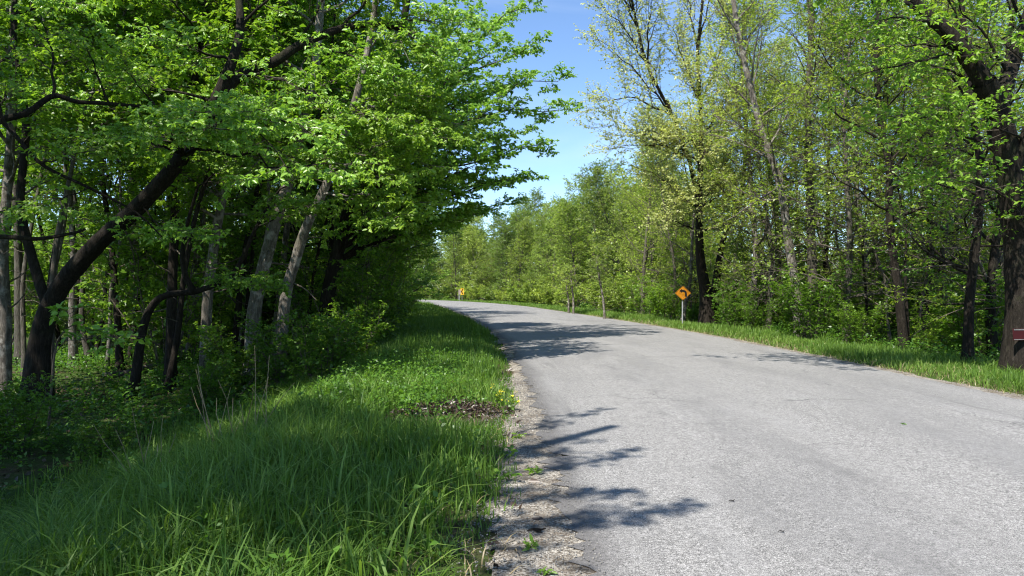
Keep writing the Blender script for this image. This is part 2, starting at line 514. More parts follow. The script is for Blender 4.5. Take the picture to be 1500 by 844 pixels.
def leaves(rng, P, n, length, wide=0.55, up=1.0, jitter=0.5, t0=0.15, hexa=False, droop=0.25, spread=0.0, tint_shift=0.0, face=(-0.15, -0.2, 0.0)):
    """n leaves on each twig"""
    B, K, _ = P.shape
    t = t0 + (1 - t0) * rng.random((B, n)) ** 0.8
    x = t * (K - 1)
    i = np.clip(x.astype(int), 0, K - 2)
    u = (x - i)[..., None]
    bi = np.arange(B)[:, None]
    p = (P[bi, i] * (1 - u) + P[bi, i + 1] * u).reshape(-1, 3)
    tg = nz(P[bi, i + 1] - P[bi, i]).reshape(-1, 3)
    N = len(p)
    if spread > 0:
        p = p + rng.normal(0, spread, (N, 3)) * np.array([1, 1, 0.6])
    rnd = nz(rng.normal(0, 1, (N, 3)) * np.array([1, 1, 0.35]))
    d = nz(tg * 0.5 + rnd * 0.9 - np.array([0, 0, droop]))
    nr = nz(UP * up + rng.normal(0, jitter, (N, 3)) + np.asarray(face))
    s = nz(np.cross(d, nr))
    n2 = np.cross(s, d)
    L = length * np.clip(rng.lognormal(-0.12, 0.32, N), 0.4, 1.5)[:, None]
    W = L * wide * 0.5 * rng.uniform(0.8, 1.15, N)[:, None]
    bt = np.repeat(rng.random(B), n)
    tint = np.clip(0.55 * rng.random(N) + 0.45 * bt + tint_shift, 0, 1)
    if hexa:
        q = np.stack([p, p + d * L * 0.3 + s * W * 0.95 + n2 * W * 0.3, p + d * L * 0.66 + s * W * 0.75 + n2 * W * 0.2,
                      p + d * L - n2 * L * 0.12, p + d * L * 0.66 - s * W * 0.75 + n2 * W * 0.2, p + d * L * 0.3 - s * W * 0.95 + n2 * W * 0.3], 1)
        # two halves so that the midrib folds
        V = q.reshape(-1, 3)
        b = np.arange(N)[:, None] * 6
        f = np.concatenate([b + np.array([[0, 1, 2, 3]]), b + np.array([[0, 3, 4, 5]])], 0)
        return V, f, np.concatenate([tint, tint])
    q = np.stack([p, p + d * L * 0.45 + s * W + n2 * W * 0.3, p + d * L - n2 * L * 0.1, p + d * L * 0.45 - s * W + n2 * W * 0.3], 1)
    f = np.arange(N * 4).reshape(N, 4)
    return q.reshape(-1, 3), f, tint

def clip_boughs(P, R, keep):
    return P[keep], R[keep]

def trunk_line(rng, H, r0, lean=(0, 0), wander=0.05, K=11, flare=1.5, tip=0.12):
    t = np.linspace(0, 1, K)
    P = np.zeros((K, 3))
    d = nz(np.array([lean[0], lean[1], 1.0]))
    for k in range(1, K):
        d = nz(d + rng.normal(0, wander, 3) * np.array([1, 1, 0.3]) + np.array([-lean[0], -lean[1], 0]) * 0.05)
        P[k] = P[k - 1] + d * H / (K - 1)
    R = r0 * (1 - (1 - tip) * t ** 0.9)
    P, R = refine(P, R, flare)
    return P, R

def refine(P, R, flare=1.5, n=None):
    """smooth a centre line and add a root flare that starts a little under the ground"""
    K = len(P)
    n = n or max(34, K * 3)
    Q = catmull(P, n)
    x = np.linspace(0, K - 1, n)
    Rr = np.interp(x, np.arange(K), R)
    s = np.concatenate([[0], np.cumsum(np.linalg.norm(np.diff(Q, axis=0), axis=1))])
    Rr = Rr * (1 + (flare - 1) * np.exp(-s / (R[0] * 2.2)))
    d = nz(Q[1] - Q[0])
    Q = np.vstack([Q[0] - d * 0.25, Q]); Rr = np.concatenate([[Rr[0] * 1.15], Rr])
    return Q[None], Rr[None]

def bend(rng, p0, p1, arch=0.15, K=8, wob_=0.03):
    """a bough from p0 to p1 that rises first and levels out"""
    p0 = np.asarray(p0, float); p1 = np.asarray(p1, float)
    L = np.linalg.norm(p1 - p0)
    c = (p0 + p1) / 2 + np.array([0, 0, arch * L]) + rng.normal(0, 0.06 * L, 3)
    t = np.linspace(0, 1, K)[:, None]
    P = (1 - t) ** 2 * p0 + 2 * t * (1 - t) * c + t * t * p1
    P[1:-1] += rng.normal(0, wob_ * L, (K - 2, 3)) * 0.5
    return P

class Wood:
    """collects one tree's wood and leaves, then makes the meshes"""
    def __init__(self):
        self.wood = []; self.leaf = []
    def tube(self, P, R, S, rng=None, rough=0.0, mat=0):
        v, f = tubes(P, R, S, rng, rough)
        self.wood.append((v, f, mat))
    def leaf_add(self, L, mat=0):
        self.leaf.append((L[0], L[1], mat, L[2]))
    def meshes(self, wood_mats, leaf_mats):
        tm = build('trunk', self.wood, wood_mats)
        cm = build('crown', self.leaf, leaf_mats, smooth=False)
        return tm, cm

def foliate(rng, W, P, R, c):
    """sub-branches, twigs and leaves along the boughs P"""
    SB, SR, _ = spawn(rng, P, R, c['sub_n'], c.get('sub_t0', 0.2), 1.0, c.get('sub_ang', (35, 70)),
                      lambda t, d: c['sub_len'] * (1.0 - 0.55 * t), c.get('flat', 0.35), c.get('sub_trop', 0.02), c.get('wander', 0.16), 6, 0.55, 0.006)
    TW, TR, _ = spawn(rng, SB, SR, c['twig_n'], 0.15, 1.0, c.get('twig_ang', (30, 65)),
                      lambda t, d: c['twig_len'] * (1.0 - 0.4 * t), c.get('tflat', 0.5), c.get('twig_trop', 0.0), 0.15, 4, 0.6, c.get('twig_r', 0.0035))
    W.tube(SB, SR, 4, mat=1)
    W.tube(TW, TR, 3, mat=1)
    W.leaf_add(leaves(rng, TW, c['leaf_n'], c['leaf'], c.get('wide', 0.55), c.get('up', 1.0), c.get('jit', 0.5), hexa=c.get('hexa', False),
                      droop=c.get('droop', 0.25), spread=c.get('spread', 0.012), face=c.get('face', (-0.15, -0.2, 0.0))))

def grow(seed, H, r0, c, lean=(0, 0), line=None):
    """a whole tree: returns a Wood"""
    rng = np.random.default_rng(seed)
    W = Wood()
    P, R = line if line is not None else trunk_line(rng, H, r0, lean, c.get('twander', 0.06), flare=c.get('flare', 1.45))
    W.tube(P, R, c.get('sides', 10), rng, 0.06)
    asym = np.asarray(c.get('asym', (0, 0, 0)), float)
    prof = c.get('prof', lambda t: 0.55 + 0.45 * np.sin(np.pi * np.clip(t * 0.9 + 0.15, 0, 1)))
    LB, LR, _ = spawn(rng, P, R, c['limb_n'], c['base'], 0.985, c.get('limb_ang', (78, 28, 9)),
                      lambda t, d: c['limb_len'] * prof(t) * (1 + (d * asym).sum(-1)), 1.0, c.get('limb_trop', 0.06), c.get('lwander', 0.13), 8, c.get('limb_rr', 0.5), 0.012, 0.18)
    W.tube(LB, LR, 6)
    foliate(rng, W, LB, LR, c)
    if c.get('dead_n'):
        DB, DR, _ = spawn(rng, P, R, c['dead_n'], 0.12, c['base'] + 0.1, (50, 95), lambda t, d: c.get('dead_len', 1.2) + 0 * t, 1.0, -0.02, 0.2, 6, 0.22, 0.008)
        W.tube(DB, DR, 4, mat=1)
        DB, DR, _ = spawn(rng, DB, DR, 3, 0.3, 1.0, (30, 70), lambda t, d: 0.5 + 0 * t, 1.0, 0.0, 0.2, 4, 0.5, 0.004)
        W.tube(DB, DR, 3, mat=1)
    return W

def tree(name, loc, meshes, label, group=None, rz=0.0, s=1.0, cat='tree', names=('trunk', 'crown')):
    e = empty(name, loc, rz, s)
    tag(e, label, cat, group)
    for nm, me in zip(names, meshes):
        link(nm, me, e)
    return e

# ================================================================== SETTING
def make_ground():
    def axis(lo, hi, fine0, fine1, fs, grow_):
        a = list(np.arange(fine0, fine1 + 1e-6, fs))
        s = fs
        while a[-1] < hi:
            s *= grow_; a.append(a[-1] + s)
        s = fs
        while a[0] > lo:
            s *= grow_; a.insert(0, a[0] - s)
        return np.array(a)
    X = axis(-900, 900, -16, 16, 0.22, 1.09)
    Y = axis(-400, 1400, -2, 40, 0.28, 1.07)
    gx, gy = np.meshgrid(X, Y)
    xy = np.stack([gx.ravel(), gy.ravel()], 1)
    near = (np.abs(xy[:, 0]) < 250) & (xy[:, 1] > -80) & (xy[:, 1] < 300)
    h = np.full(len(xy), -0.4)
    h[near] = ground_h(xy[near])
    r = np.random.default_rng(3)
    h += r.normal(0, 0.012, len(h)) * (h > -0.0549)
    V = np.column_stack([xy, h])
    nx, ny = len(X), len(Y)
    i = np.arange(nx * ny).reshape(ny, nx)
    f = np.stack([i[:-1, :-1], i[:-1, 1:], i[1:, 1:], i[1:, :-1]], -1).reshape(-1, 4)
    o = link('ground', build('ground', [(V, f, 0)], [M['ground']]))
    tag(o, 'uneven woodland ground with soil and low greenery', kind='structure')

def strip(name, offs, z, s0, s1, mat, label, rag=None, seed=1, taper=None):
    """sheet along the road: offs = lateral offsets from the centre; rag = noise on the first/last offset"""
    r = np.random.default_rng(seed)
    sel = (ROADS >= s0) & (ROADS <= s1)
    S = np.arange(ROADS[sel][0], ROADS[sel][-1], 0.09 if rag else 0.5)
    px = np.interp(S, ROADS, ROADP[:, 0]); py = np.interp(S, ROADS, ROADP[:, 1])
    nx = np.interp(S, ROADS, ROADN[:, 0]); ny = np.interp(S, ROADS, ROADN[:, 1])
    n, k = len(S), len(offs)
    O = np.broadcast_to(np.array(offs, float), (n, k)).copy()
    if taper is not None:          # width of the strip narrows along the road
        wk = np.interp(py, *taper)
        O = offs[-1] + (O - offs[-1]) * wk[:, None]
    if rag:
        def sm(a):
            e = r.normal(0, 1, n)
            for w in (3, 11):
                e = e + 1.6 * np.convolve(r.normal(0, 1, n), np.ones(w) / math.sqrt(w), 'same') * (w / 11.0)
            return e / e.std() * a
        O[:, 0] += sm(rag[0]); O[:, -1] += sm(rag[1])
        if len(rag) > 2:
            O[:, 0] = np.minimum(O[:, 0], O[:, 1] - 0.02)
    zz = np.broadcast_to(np.array(z, float), (n, k))
    V = np.stack([px[:, None] + nx[:, None] * O, py[:, None] + ny[:, None] * O, zz], -1).reshape(-1, 3)
    i = np.arange(n * k).reshape(n, k)
    f = np.stack([i[:-1, :-1], i[:-1, 1:], i[1:, 1:], i[1:, :-1]], -1).reshape(-1, 4)
    me = build(name, [(V, f, 0)], [mat])
    uvl = me.uv_layers.new(name='UVMap')
    acr = np.minimum(O + HALF, HALF - O) if True else O
    UVv = np.stack([np.broadcast_to(S[:, None], (n, k)), O + HALF], -1).reshape(-1, 2)
    loops = np.empty(len(me.loops), np.int32); me.loops.foreach_get('vertex_index', loops)
    uvl.data.foreach_set('uv', UVv[loops].astype(np.float32).ravel())
    o = link(name, me)
    tag(o, label, kind='structure')
    return o

make_ground()
strip('road', [-3.55, -3.2, -2.4, -1.2, 0, 1.2, 2.4, 3.2, 3.5], [-0.008, 0.0, 0.018, 0.032, 0.038, 0.032, 0.018, 0.0, -0.008], 10, 400, M['road'],
      'pale worn asphalt road bending left', rag=(0.075, 0.05), seed=4)
strip('gravel_shoulder', [-4.35, -4.1, -3.8, -3.45], [-0.07, -0.022, -0.016, -0.014], 20, 330, M['gravel'], 'pale gravel shoulder along the left road edge', rag=(0.13, 0.0), seed=9, taper=((4, 7, 10, 16, 40), (1.0, 0.85, 0.62, 0.36, 0.3)))
strip('right_shoulder', [3.40, 3.68, 4.08], [-0.014, -0.016, -0.07], 20, 330, M['gravel'], 'narrow gravel margin along the right road edge', rag=(0.0, 0.15), seed=10)

# ================================================================== GRASS AND GROUND COVER
def blades(rng, xy, h, w, lean, tshift=0.0, K=4, az=None):
    N = len(xy)
    z = ground_h(xy) - 0.02
    base = np.column_stack([xy, z])
    az = rng.uniform(0, 6.28, N) if az is None else az
    d = np.stack([np.cos(az), np.sin(az), np.zeros(N)], 1)
    fa = az + np.pi / 2 + rng.normal(0, 0.5, N)
    s = np.stack([np.cos(fa), np.sin(fa), np.zeros(N)], 1)
    t = np.linspace(0, 1, K)
    ln = lean[:, None]
    zz = h[:, None] * (t - 0.42 * np.clip(ln, 0, 1.4) * t ** 2.2)
    xx = h[:, None] * ln * t ** 2 * 0.75
    P = base[:, None, :] + d[:, None, :] * xx[..., None] + UP * zz[..., None]
    ww = w[:, None] * 0.5 * np.array([0.8, 1.0, 0.75, 0.08] if K == 4 else np.linspace(1, .1, K))
    V = np.stack([P - s[:, None, :] * ww[..., None], P + s[:, None, :] * ww[..., None]], 2)
    i = np.arange(N * K * 2).reshape(N, K, 2)
    f = np.stack([i[:, :-1, 0], i[:, :-1, 1], i[:, 1:, 1], i[:, 1:, 0]], -1).reshape(-1, 4)
    clump = 0.5 + 0.5 * wob(xy[:, 0] * 2.3, xy[:, 1] * 2.3)
    ti = np.clip(0.45 * rng.random(N) + 0.35 * clump + 0.1 + tshift, 0, 1)
    return V.reshape(-1, 3), f, np.repeat(ti, K - 1)

def tufts(rng, xy, D, per, rad, hr):
    """turn tuft centres into blades that fan out from each centre"""
    N = len(xy)
    n = per
    az = rng.uniform(0, 6.28, (N, n)); rr = rad * np.sqrt(rng.random((N, n)))
    off = np.stack([np.cos(az) * rr, np.sin(az) * rr], -1)
    p = (xy[:, None, :] + off).reshape(-1, 2)
    h = (rng.uniform(*hr, N)[:, None] * rng.uniform(0.5, 1.15, (N, n))).ravel()
    lean = (0.25 + 0.9 * rr / rad * rng.uniform(0.4, 1.3, (N, n)) + rng.uniform(0, 0.35, (N, 1))).ravel()
    return p, h, lean, (az + rng.normal(0, 0.5, (N, n))).ravel(), np.repeat(rng.uniform(-0.28, 0.28, N), n), np.repeat(D, n)

def scatter(rng, side, d0, d1, y0, y1, dens):
    """random points on a verge: side -1 left / +1 right, distance d0..d1 outside the road edge, depth y0..y1"""
    sy = ROADS[np.argmin(np.abs(ROADP[:, 1] - y0))]; ey = ROADS[np.argmin(np.abs(ROADP[:, 1] - y1))]
    n = int((ey - sy) * (d1 - d0) * dens)
    S = rng.uniform(sy, ey, n); D = rng.uniform(d0, d1, n)
    px = np.interp(S, ROADS, ROADP[:, 0]); py = np.interp(S, ROADS, ROADP[:, 1])
    nx = np.interp(S, ROADS, ROADN[:, 0]); ny = np.interp(S, ROADS, ROADN[:, 1])
    o = side * (HALF + D)
    xy = np.stack([px + nx * o, py + ny * o], 1)
    vis = (np.abs(xy[:, 0]) < xy[:, 1] * 0.72 + 1.6)
    return xy[vis], D[vis]

def make_grass():
    rng = np.random.default_rng(11)
    parts = []
    for side, bands in ((-1, ((3.2, 5.6, 0.48, 6.8, 1000, 1.0), (5.6, 9, 0.34, 6.8, 950, 1.0), (9, 20, 0.22, 6.2, 600, 1.3), (20, 50, 0.15, 5.5, 260, 2.0), (50, 118, 0.2, 5.5, 80, 3.5))),
                        (1, ((8, 20, 0.22, 3.6, 620, 1.3), (20, 50, 0.25, 4.2, 240, 2.0), (50, 125, 0.3, 4.5, 80, 3.6)))):
        for (y0, y1, d0, d1, dens, wf) in bands:
            xy, D = scatter(rng, side, d0, d1, y0, y1, dens)
            patch = wob(xy[:, 0] * 1.7 + 5, xy[:, 1] * 1.3)
            edge = sstep(d0 - 0.15, d0 + (0.7 if side < 0 else 0.5), D + 0.2 * patch)
            outer = 1 - sstep(d1 - 2.2, d1, D) * 0.75
            keep = rng.random(len(xy)) < (0.18 + 0.82 * edge) * outer
            if side < 0:      # bare dirt by the dead leaf pile
                bare = (((xy[:, 0] + 0.85) / 0.72) ** 2 + ((xy[:, 1] - 9.6) / 1.35) ** 2) < 1
                keep &= ~bare | (rng.random(len(xy)) < 0.12)
            xy, edge, patch = xy[keep], edge[keep], patch[keep]
            N = len(xy)
            tall = (0.33 if y1 < 10 else 0.33) if side < 0 else 0.24
            h = (0.07 + tall * edge * (0.72 + 0.5 * patch)) * rng.uniform(0.4, 1.3, N)
            lowz = np.exp(-(((xy[:, 0] + 0.8) / 0.9) ** 2 + ((xy[:, 1] - 9.2) / 1.3) ** 2)) if side < 0 else 0
            h = h * (1 - 0.8 * lowz)
            w = rng.uniform(0.006, 0.0135, N) * wf
            lean = np.abs(rng.normal(0.45, 0.4, N))
            v, f, ti = blades(rng, xy, h, w, lean, tshift=0.10 if side > 0 else 0.0)
            parts.append((v, f, 0, ti))
    # tussocks
    for side, y0, y1, d0, d1, dens, per, rad, hr, wf in ((-1, 3.3, 10, 0.7, 5.8, 13, 46, 0.075, (0.22, 0.62), 1.25), (-1, 10, 22, 0.5, 5.2, 6, 40, 0.09, (0.22, 0.58), 1.6), (-1, 22, 60, 0.5, 5, 1.6, 30, 0.12, (0.2, 0.5), 2.6), (1, 9, 24, 0.9, 3.6, 5, 40, 0.09, (0.15, 0.5), 1.3), (1, 24, 60, 0.8, 4, 1.6, 30, 0.12, (0.15, 0.38), 2.0)):
        xy, D = scatter(rng, side, d0, d1, y0, y1, dens)
        if side < 0:
            k_ = (((xy[:, 0] + 0.85) / 0.9) ** 2 + ((xy[:, 1] - 9.2) / 1.6) ** 2) > 1
            xy, D = xy[k_], D[k_]
        p, h, ln, az, tsh, Dn = tufts(rng, xy, D, per, rad, hr)
        h = h * np.clip(0.35 + (Dn - d0) * 0.5, 0.35, 1)
        v, f, ti = blades(rng, p, h, rng.uniform(0.005, 0.011, len(p)) * wf, ln, tshift=tsh, az=az)
        parts.append((v, f, 0, ti))
    # wide arching blades in the foreground
    xy, D = scatter(rng, -1, 0.9, 5.5, 3.4, 8.5, 55)
    N = len(xy)
    v, f, ti = blades(rng, xy, rng.uniform(0.35, 0.62, N), rng.uniform(0.012, 0.02, N), rng.uniform(0.5, 1.4, N), 0.15)
    parts.append((v, f, 0, ti))
    # a little dry straw mixed in at the margins
    for side, y0, y1, d0, d1, dens in ((-1, 3.5, 14, 0.6, 5.5, 16), (-1, 3.5, 25, 0.4, 1.4, 40), (1, 9, 45, 0.05, 1.6, 120)):
        xy, D = scatter(rng, side, d0, d1, y0, y1, dens)
        N = len(xy)
        v, f, ti = blades(rng, xy, rng.uniform(0.06, 0.22, N), rng.uniform(0.006, 0.011, N), rng.uniform(0.6, 1.5, N))
        parts.append((v, f, 1, ti))
    o = link('grass', build('grass', parts, [M['grass'], M['straw']], smooth=False))
    tag(o, 'long green grass growing on both road verges', 'grass', kind='stuff')

def herb(rng, xy, hmax, n, size, tshift=0.0):
    """low leafy plants: leaves round short stems"""
    N = len(xy)
    z = ground_h(xy)
    H = hmax * rng.uniform(0.3, 1.0, N)
    P0 = np.column_stack([xy, z])
    tip = P0 + np.column_stack([rng.normal(0, 0.25, (N, 2)) * H[:, None], H])
    P = np.stack([P0, (P0 + tip) / 2 + rng.normal(0, 0.02, (N, 3)), tip], 1)
    return leaves(rng, P, n, size, 0.6, 1.0, 0.45, t0=0.25, droop=0.1, spread=hmax * 0.16, tint_shift=tshift), P

def make_ground_cover():
    rng = np.random.default_rng(21)
    parts = []; stems = []
    def add(xy, hmax, n, size, ts=0.0, mat=0):
        L, P = herb(rng, xy, hmax, n, size, ts)
        parts.append((L[0], L[1], mat, L[2]))
        stems.append(P)
    # left woods floor
    for (y0, y1, d0, d1, dens, hm, n, sz) in ((5, 13, 4.6, 13, 26, 0.34, 12, 0.065), (13, 30, 4.8, 18, 10, 0.45, 14, 0.09), (30, 70, 4.6, 16, 3.0, 0.6, 16, 0.15)):
        xy, D = scatter(rng, -1, d0, d1, y0, y1, dens)
        k = rng.random(len(xy)) < 0.35 + 0.65 * (wob(xy[:, 0] * 0.9, xy[:, 1] * 0.9) > -0.25)
        add(xy[k], hm, n, sz)
    # broad weeds in the verge grass
    xy, D = scatter(rng, -1, 0.7, 5.0, 3.6, 24, 9)
    add(xy, 0.30, 12, 0.05, 0.15)
    xy, D = scatter(rng, -1, 1.2, 3.2, 9.5, 17, 26)
    add(xy, 0.42, 16, 0.055, 0.3)
    # right-hand woods floor
    for (y0, y1, d0, d1, dens, hm, n, sz) in ((8, 30, 2.6, 14, 9, 0.5, 13, 0.085), (30, 75, 3.5, 16, 3.5, 0.6, 15, 0.13)):
        xy, D = scatter(rng, 1, d0, d1, y0, y1, dens)
        add(xy, hm, n, sz, 0.05)
    S = np.concatenate(stems)
    v, f = tubes(S, np.full(S.shape[:2], 0.003), 3)
    parts.append((v, f, 0, None))
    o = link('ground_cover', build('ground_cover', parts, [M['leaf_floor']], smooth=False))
    tag(o, 'low leafy ground cover under the trees and along the verges', 'ground cover', kind='stuff')

make_grass()
make_ground_cover()

def make_litter():
    rng = np.random.default_rng(31)
    xy = np.concatenate([scatter(rng, -1, 4.2, 16, 5, 40, 22)[0], scatter(rng, 1, 2.4, 9, 9, 40, 12)[0], scatter(rng, -1, 0.2, 4, 4, 16, 10)[0]])
    P0 = np.column_stack([xy, ground_h(xy) + rng.uniform(0.01, 0.04, len(xy))])
    L_ = leaves(rng, np.stack([P0, P0 + rng.normal(0, 0.03, P0.shape) * np.array([1, 1, 0.2])], 1), 1, 0.085, 0.6, 1.2, 0.4, hexa=True, droop=0.0)
    o = link('leaf_litter', build('leaf_litter', [(L_[0], L_[1], 0, L_[2])], [M['dead_leaf']], smooth=False))
    tag(o, 'brown fallen leaves lying on the woodland floor', 'leaf litter', kind='stuff')
make_litter()

# ================================================================== TREES: shared kinds
CFG_EDGE = dict(face=(-0.1, -0.7, 0.0), up=0.8, limb_n=34, base=0.10, limb_len=4.5, limb_ang=(88, 30, 9), limb_trop=0.025, sub_n=11, sub_len=1.7, twig_n=9, twig_len=0.62, leaf_n=22,
                leaf=0.092, wide=0.58, flat=0.25, tflat=0.35, asym=(0.42, 0, 0), jit=0.42, droop=0.3)
CFG_WOOD = dict(limb_n=16, base=0.34, limb_len=3.5, limb_ang=(80, 25, 10), sub_n=9, sub_len=1.7, twig_n=8, twig_len=0.7, leaf_n=12, leaf=0.135, wide=0.6, dead_n=9)
CFG_RIGHT = dict(limb_n=27, base=0.12, limb_len=3.5, limb_ang=(76, 22, 11), lwander=0.17, sub_n=8, sub_len=1.7, twig_n=8, twig_len=0.65, leaf_n=8, leaf=0.085, wide=0.55,
                 flat=0.5, dead_n=14, asym=(0.0, 0, 0), twig_r=0.006)
CFG_FAR = dict(limb_n=34, base=0.06, limb_len=3.3, limb_ang=(78, 34, 12), sub_n=9, sub_len=1.6, twig_n=7, twig_len=0.75, leaf_n=9, leaf=0.15, wide=0.65, twig_r=0.012, jit=0.7,
               flat=0.6, dead_n=9, prof=lambda t: 0.72 + 0.38 * np.sin(np.pi * np.clip(t, 0, 1)) - 0.2 * t)
BARK = lambda a: [M[a], M['twig']]
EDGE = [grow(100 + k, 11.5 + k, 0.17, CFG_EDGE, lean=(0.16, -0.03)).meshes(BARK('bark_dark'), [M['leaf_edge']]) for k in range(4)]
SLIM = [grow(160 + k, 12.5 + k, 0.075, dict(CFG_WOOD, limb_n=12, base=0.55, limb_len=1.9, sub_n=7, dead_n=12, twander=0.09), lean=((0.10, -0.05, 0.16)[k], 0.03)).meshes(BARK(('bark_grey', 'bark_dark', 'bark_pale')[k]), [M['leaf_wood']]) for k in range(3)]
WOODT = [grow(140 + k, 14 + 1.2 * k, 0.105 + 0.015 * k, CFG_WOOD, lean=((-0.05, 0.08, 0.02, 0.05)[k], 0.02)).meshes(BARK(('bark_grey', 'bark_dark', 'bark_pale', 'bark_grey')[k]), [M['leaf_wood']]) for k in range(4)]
RIGHTT = [grow(180 + k, 12.5 + 1.3 * k, 0.12 + 0.02 * k, CFG_RIGHT, lean=((-0.08, 0.05, -0.03, 0.1)[k], 0)).meshes(BARK(('bark_grey', 'bark_dark', 'bark_grey', 'bark_pale')[k]), [M['leaf_right']]) for k in range(4)]
FART = [grow(220 + k, 11 + 1.1 * k, 0.14, CFG_FAR, lean=(0.02 * k, 0)).meshes(BARK('bark_grey'), [M[('leaf_far', 'leaf_far_green', 'leaf_far', 'leaf_far_green')[k]]]) for k in range(4)]

def shrub_proto(seed, H, n_stem, c, mat):
    rng = np.random.default_rng(seed)
    W = Wood()
    az = rng.uniform(0, 6.28, n_stem)
    tip = np.stack([np.cos(az) * H * 0.55, np.sin(az) * H * 0.55, np.full(n_stem, H)], 1) * rng.uniform(0.6, 1.1, (n_stem, 1))
    b = np.stack([np.cos(az) * 0.12, np.sin(az) * 0.12, np.full(n_stem, -0.15)], 1)
    P = np.stack([bend(rng, b[k], tip[k], 0.08, 7) for k in range(n_stem)])
    R = np.full((n_stem, 7), 0.016) * np.linspace(1, 0.3, 7)
    W.tube(P, R, 5)
    foliate(rng, W, P, R, c)
    st = build('stem', W.wood, BARK('twig'))
    fo = build('foliage', W.leaf, [mat], smooth=False)
    return st, fo
CFG_SHRUB = dict(sub_n=8, sub_len=0.75, sub_t0=0.12, twig_n=6, twig_len=0.35, leaf_n=9, leaf=0.085, wide=0.6, flat=0.5, jit=0.5)
CFG_SHRUBF = dict(sub_n=7, sub_len=0.9, sub_t0=0.1, twig_n=5, twig_len=0.4, leaf_n=8, leaf=0.15, wide=0.65, flat=0.6, jit=0.7)
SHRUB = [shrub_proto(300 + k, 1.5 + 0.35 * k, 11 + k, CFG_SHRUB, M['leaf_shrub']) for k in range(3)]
SHRUB_T = [shrub_proto(340 + k, 3.6 + 0.6 * k, 10, dict(CFG_SHRUB, sub_n=10, sub_len=1.2, twig_n=7, twig_len=0.5, leaf_n=10, leaf=0.12), M['leaf_wood']) for k in range(3)]
SHRUB_E = [shrub_proto(360 + k, 4.2 + 0.9 * k, 11, dict(CFG_SHRUB, sub_n=11, sub_len=1.2, twig_n=7, twig_len=0.5, leaf_n=11, leaf=0.095, flat=0.2), M['leaf_edge']) for k in range(2)]
SHRUB_R = [shrub_proto(350 + k, 3.4 + 0.8 * k, 9, dict(CFG_SHRUB, sub_n=9, sub_len=1.2, twig_n=7, twig_len=0.5, leaf_n=8, leaf=0.11), M['leaf_right']) for k in range(2)]
SHRUBF = [shrub_proto(320 + k, 2.0 + 0.4 * k, 11, CFG_SHRUBF, M[('leaf_far', 'leaf_far_green')[k % 2]]) for k in range(3)]

# ------------------------------------------------------------------ hero trees: traced centre lines at their own depths
def line(pts, r0, r1, flare=1.4, n=None, p=1.0):
    P = np.array(pts, float)
    P[0, 2] = gz(P[0, 0], P[0, 1])
    R = r1 + (r0 - r1) * (1 - np.linspace(0, 1, len(P))) ** p
    return refine(P, R, flare, n)

def hero(name, seed, trunk, limbs, c, bark, leafm, label, group=None, extra_trunks=(), generic=None, branch_S=7):
    """trunk: (P,R) world; limbs: list of (start, end, r, arch); generic: config for a generic crown on the trunk's upper part"""
    rng = np.random.default_rng(seed)
    base = trunk[0][0, 1].copy()
    W = Wood()
    for (P, R) in (trunk,) + tuple(extra_trunks):
        W.tube(P - base, R, 16, rng, 0.085)
    if limbs:
        LP = np.stack([bend(rng, a, b, ar, 9) for a, b, r, ar in limbs]) - base
        LR = np.stack([np.linspace(r, r * 0.16, 9) for a, b, r, ar in limbs])
        W.tube(LP, LR, branch_S)
        foliate(rng, W, LP, LR, c)
    for g in ([generic] if isinstance(generic, dict) else (generic or [])):
        for (P, R) in (trunk,) + tuple(extra_trunks):
            asym = np.asarray(g.get('asym', (0, 0, 0)), float)
            LB, LR, _ = spawn(rng, P - base, R, g['limb_n'], g['base'], 0.99, g.get('limb_ang', (75, 25, 9)),
                              lambda t, d: g['limb_len'] * (0.7 + 0.3 * np.sin(np.pi * t)) * (1 + (d * asym).sum(-1)), 1.0, g.get('limb_trop', 0.04), 0.14, 8, 0.45, 0.012, 0.18)
            W.tube(LB, LR, 6)
            foliate(rng, W, LB, LR, g)
            if g.get('dead_n'):
                DB, DR, _ = spawn(rng, P - base, R, g['dead_n'], 0.15, g['base'] + 0.1, (50, 95), lambda t, d: 1.1 + 0 * t, 1.0, -0.02, 0.2, 6, 0.2, 0.008)
                W.tube(DB, DR, 4, mat=1)
    return tree(name, base, W.meshes(BARK(bark), [M[leafm]]), label, group)

CFG_SPRAY = dict(face=(-0.2, -0.7, 0.0), up=0.8, sub_n=14, sub_len=1.5, sub_t0=0.22, twig_n=10, twig_len=0.5, leaf_n=14, leaf=0.084, wide=0.6, flat=0.2, tflat=0.3, jit=0.4, droop=0.3, hexa=True)
G_LEFT = dict(CFG_WOOD, limb_n=20, base=0.40, limb_len=3.2, asym=(0.3, 0, 0))

# 1 big dark leaning tree
t1 = line([at(52, 575, 16.5), at(58, 500, 16.5), at(85, 425, 16.3), at(140, 360, 16), at(205, 300, 15.5), at(268, 228, 15.2), at(318, 145, 15.2)], 0.215, 0.125, 1.9)
t1b = (lambda q: (q[0][:, 1:], q[1][:, 1:]))(refine(np.array([at(318, 145, 15.2), at(350, 112, 15.5), at(400, 92, 15.5), at(440, 66, 15.6), at(500, 42, 15.7), at(560, 36, 15.8), at(615, 52, 15.9)]), np.linspace(0.125, 0.045, 7), 1.0))
t1c = (lambda q: (q[0][:, 1:], q[1][:, 1:]))(refine(np.array([at(316, 148, 15.2), at(340, 90, 15.2), at(352, 40, 15.4), at(350, -40, 15.8), at(372, -140, 16)]), np.linspace(0.115, 0.05, 5), 1.0))
t1d = (lambda q: (q[0][:, 1:], q[1][:, 1:]))(refine(np.array([at(70, 450, 16.4), at(48, 380, 16.6), at(30, 300, 16.8), at(38, 180, 17), at(20, 60, 17.3), at(28, -80, 17.6)]), np.linspace(0.11, 0.05, 6), 1.0))
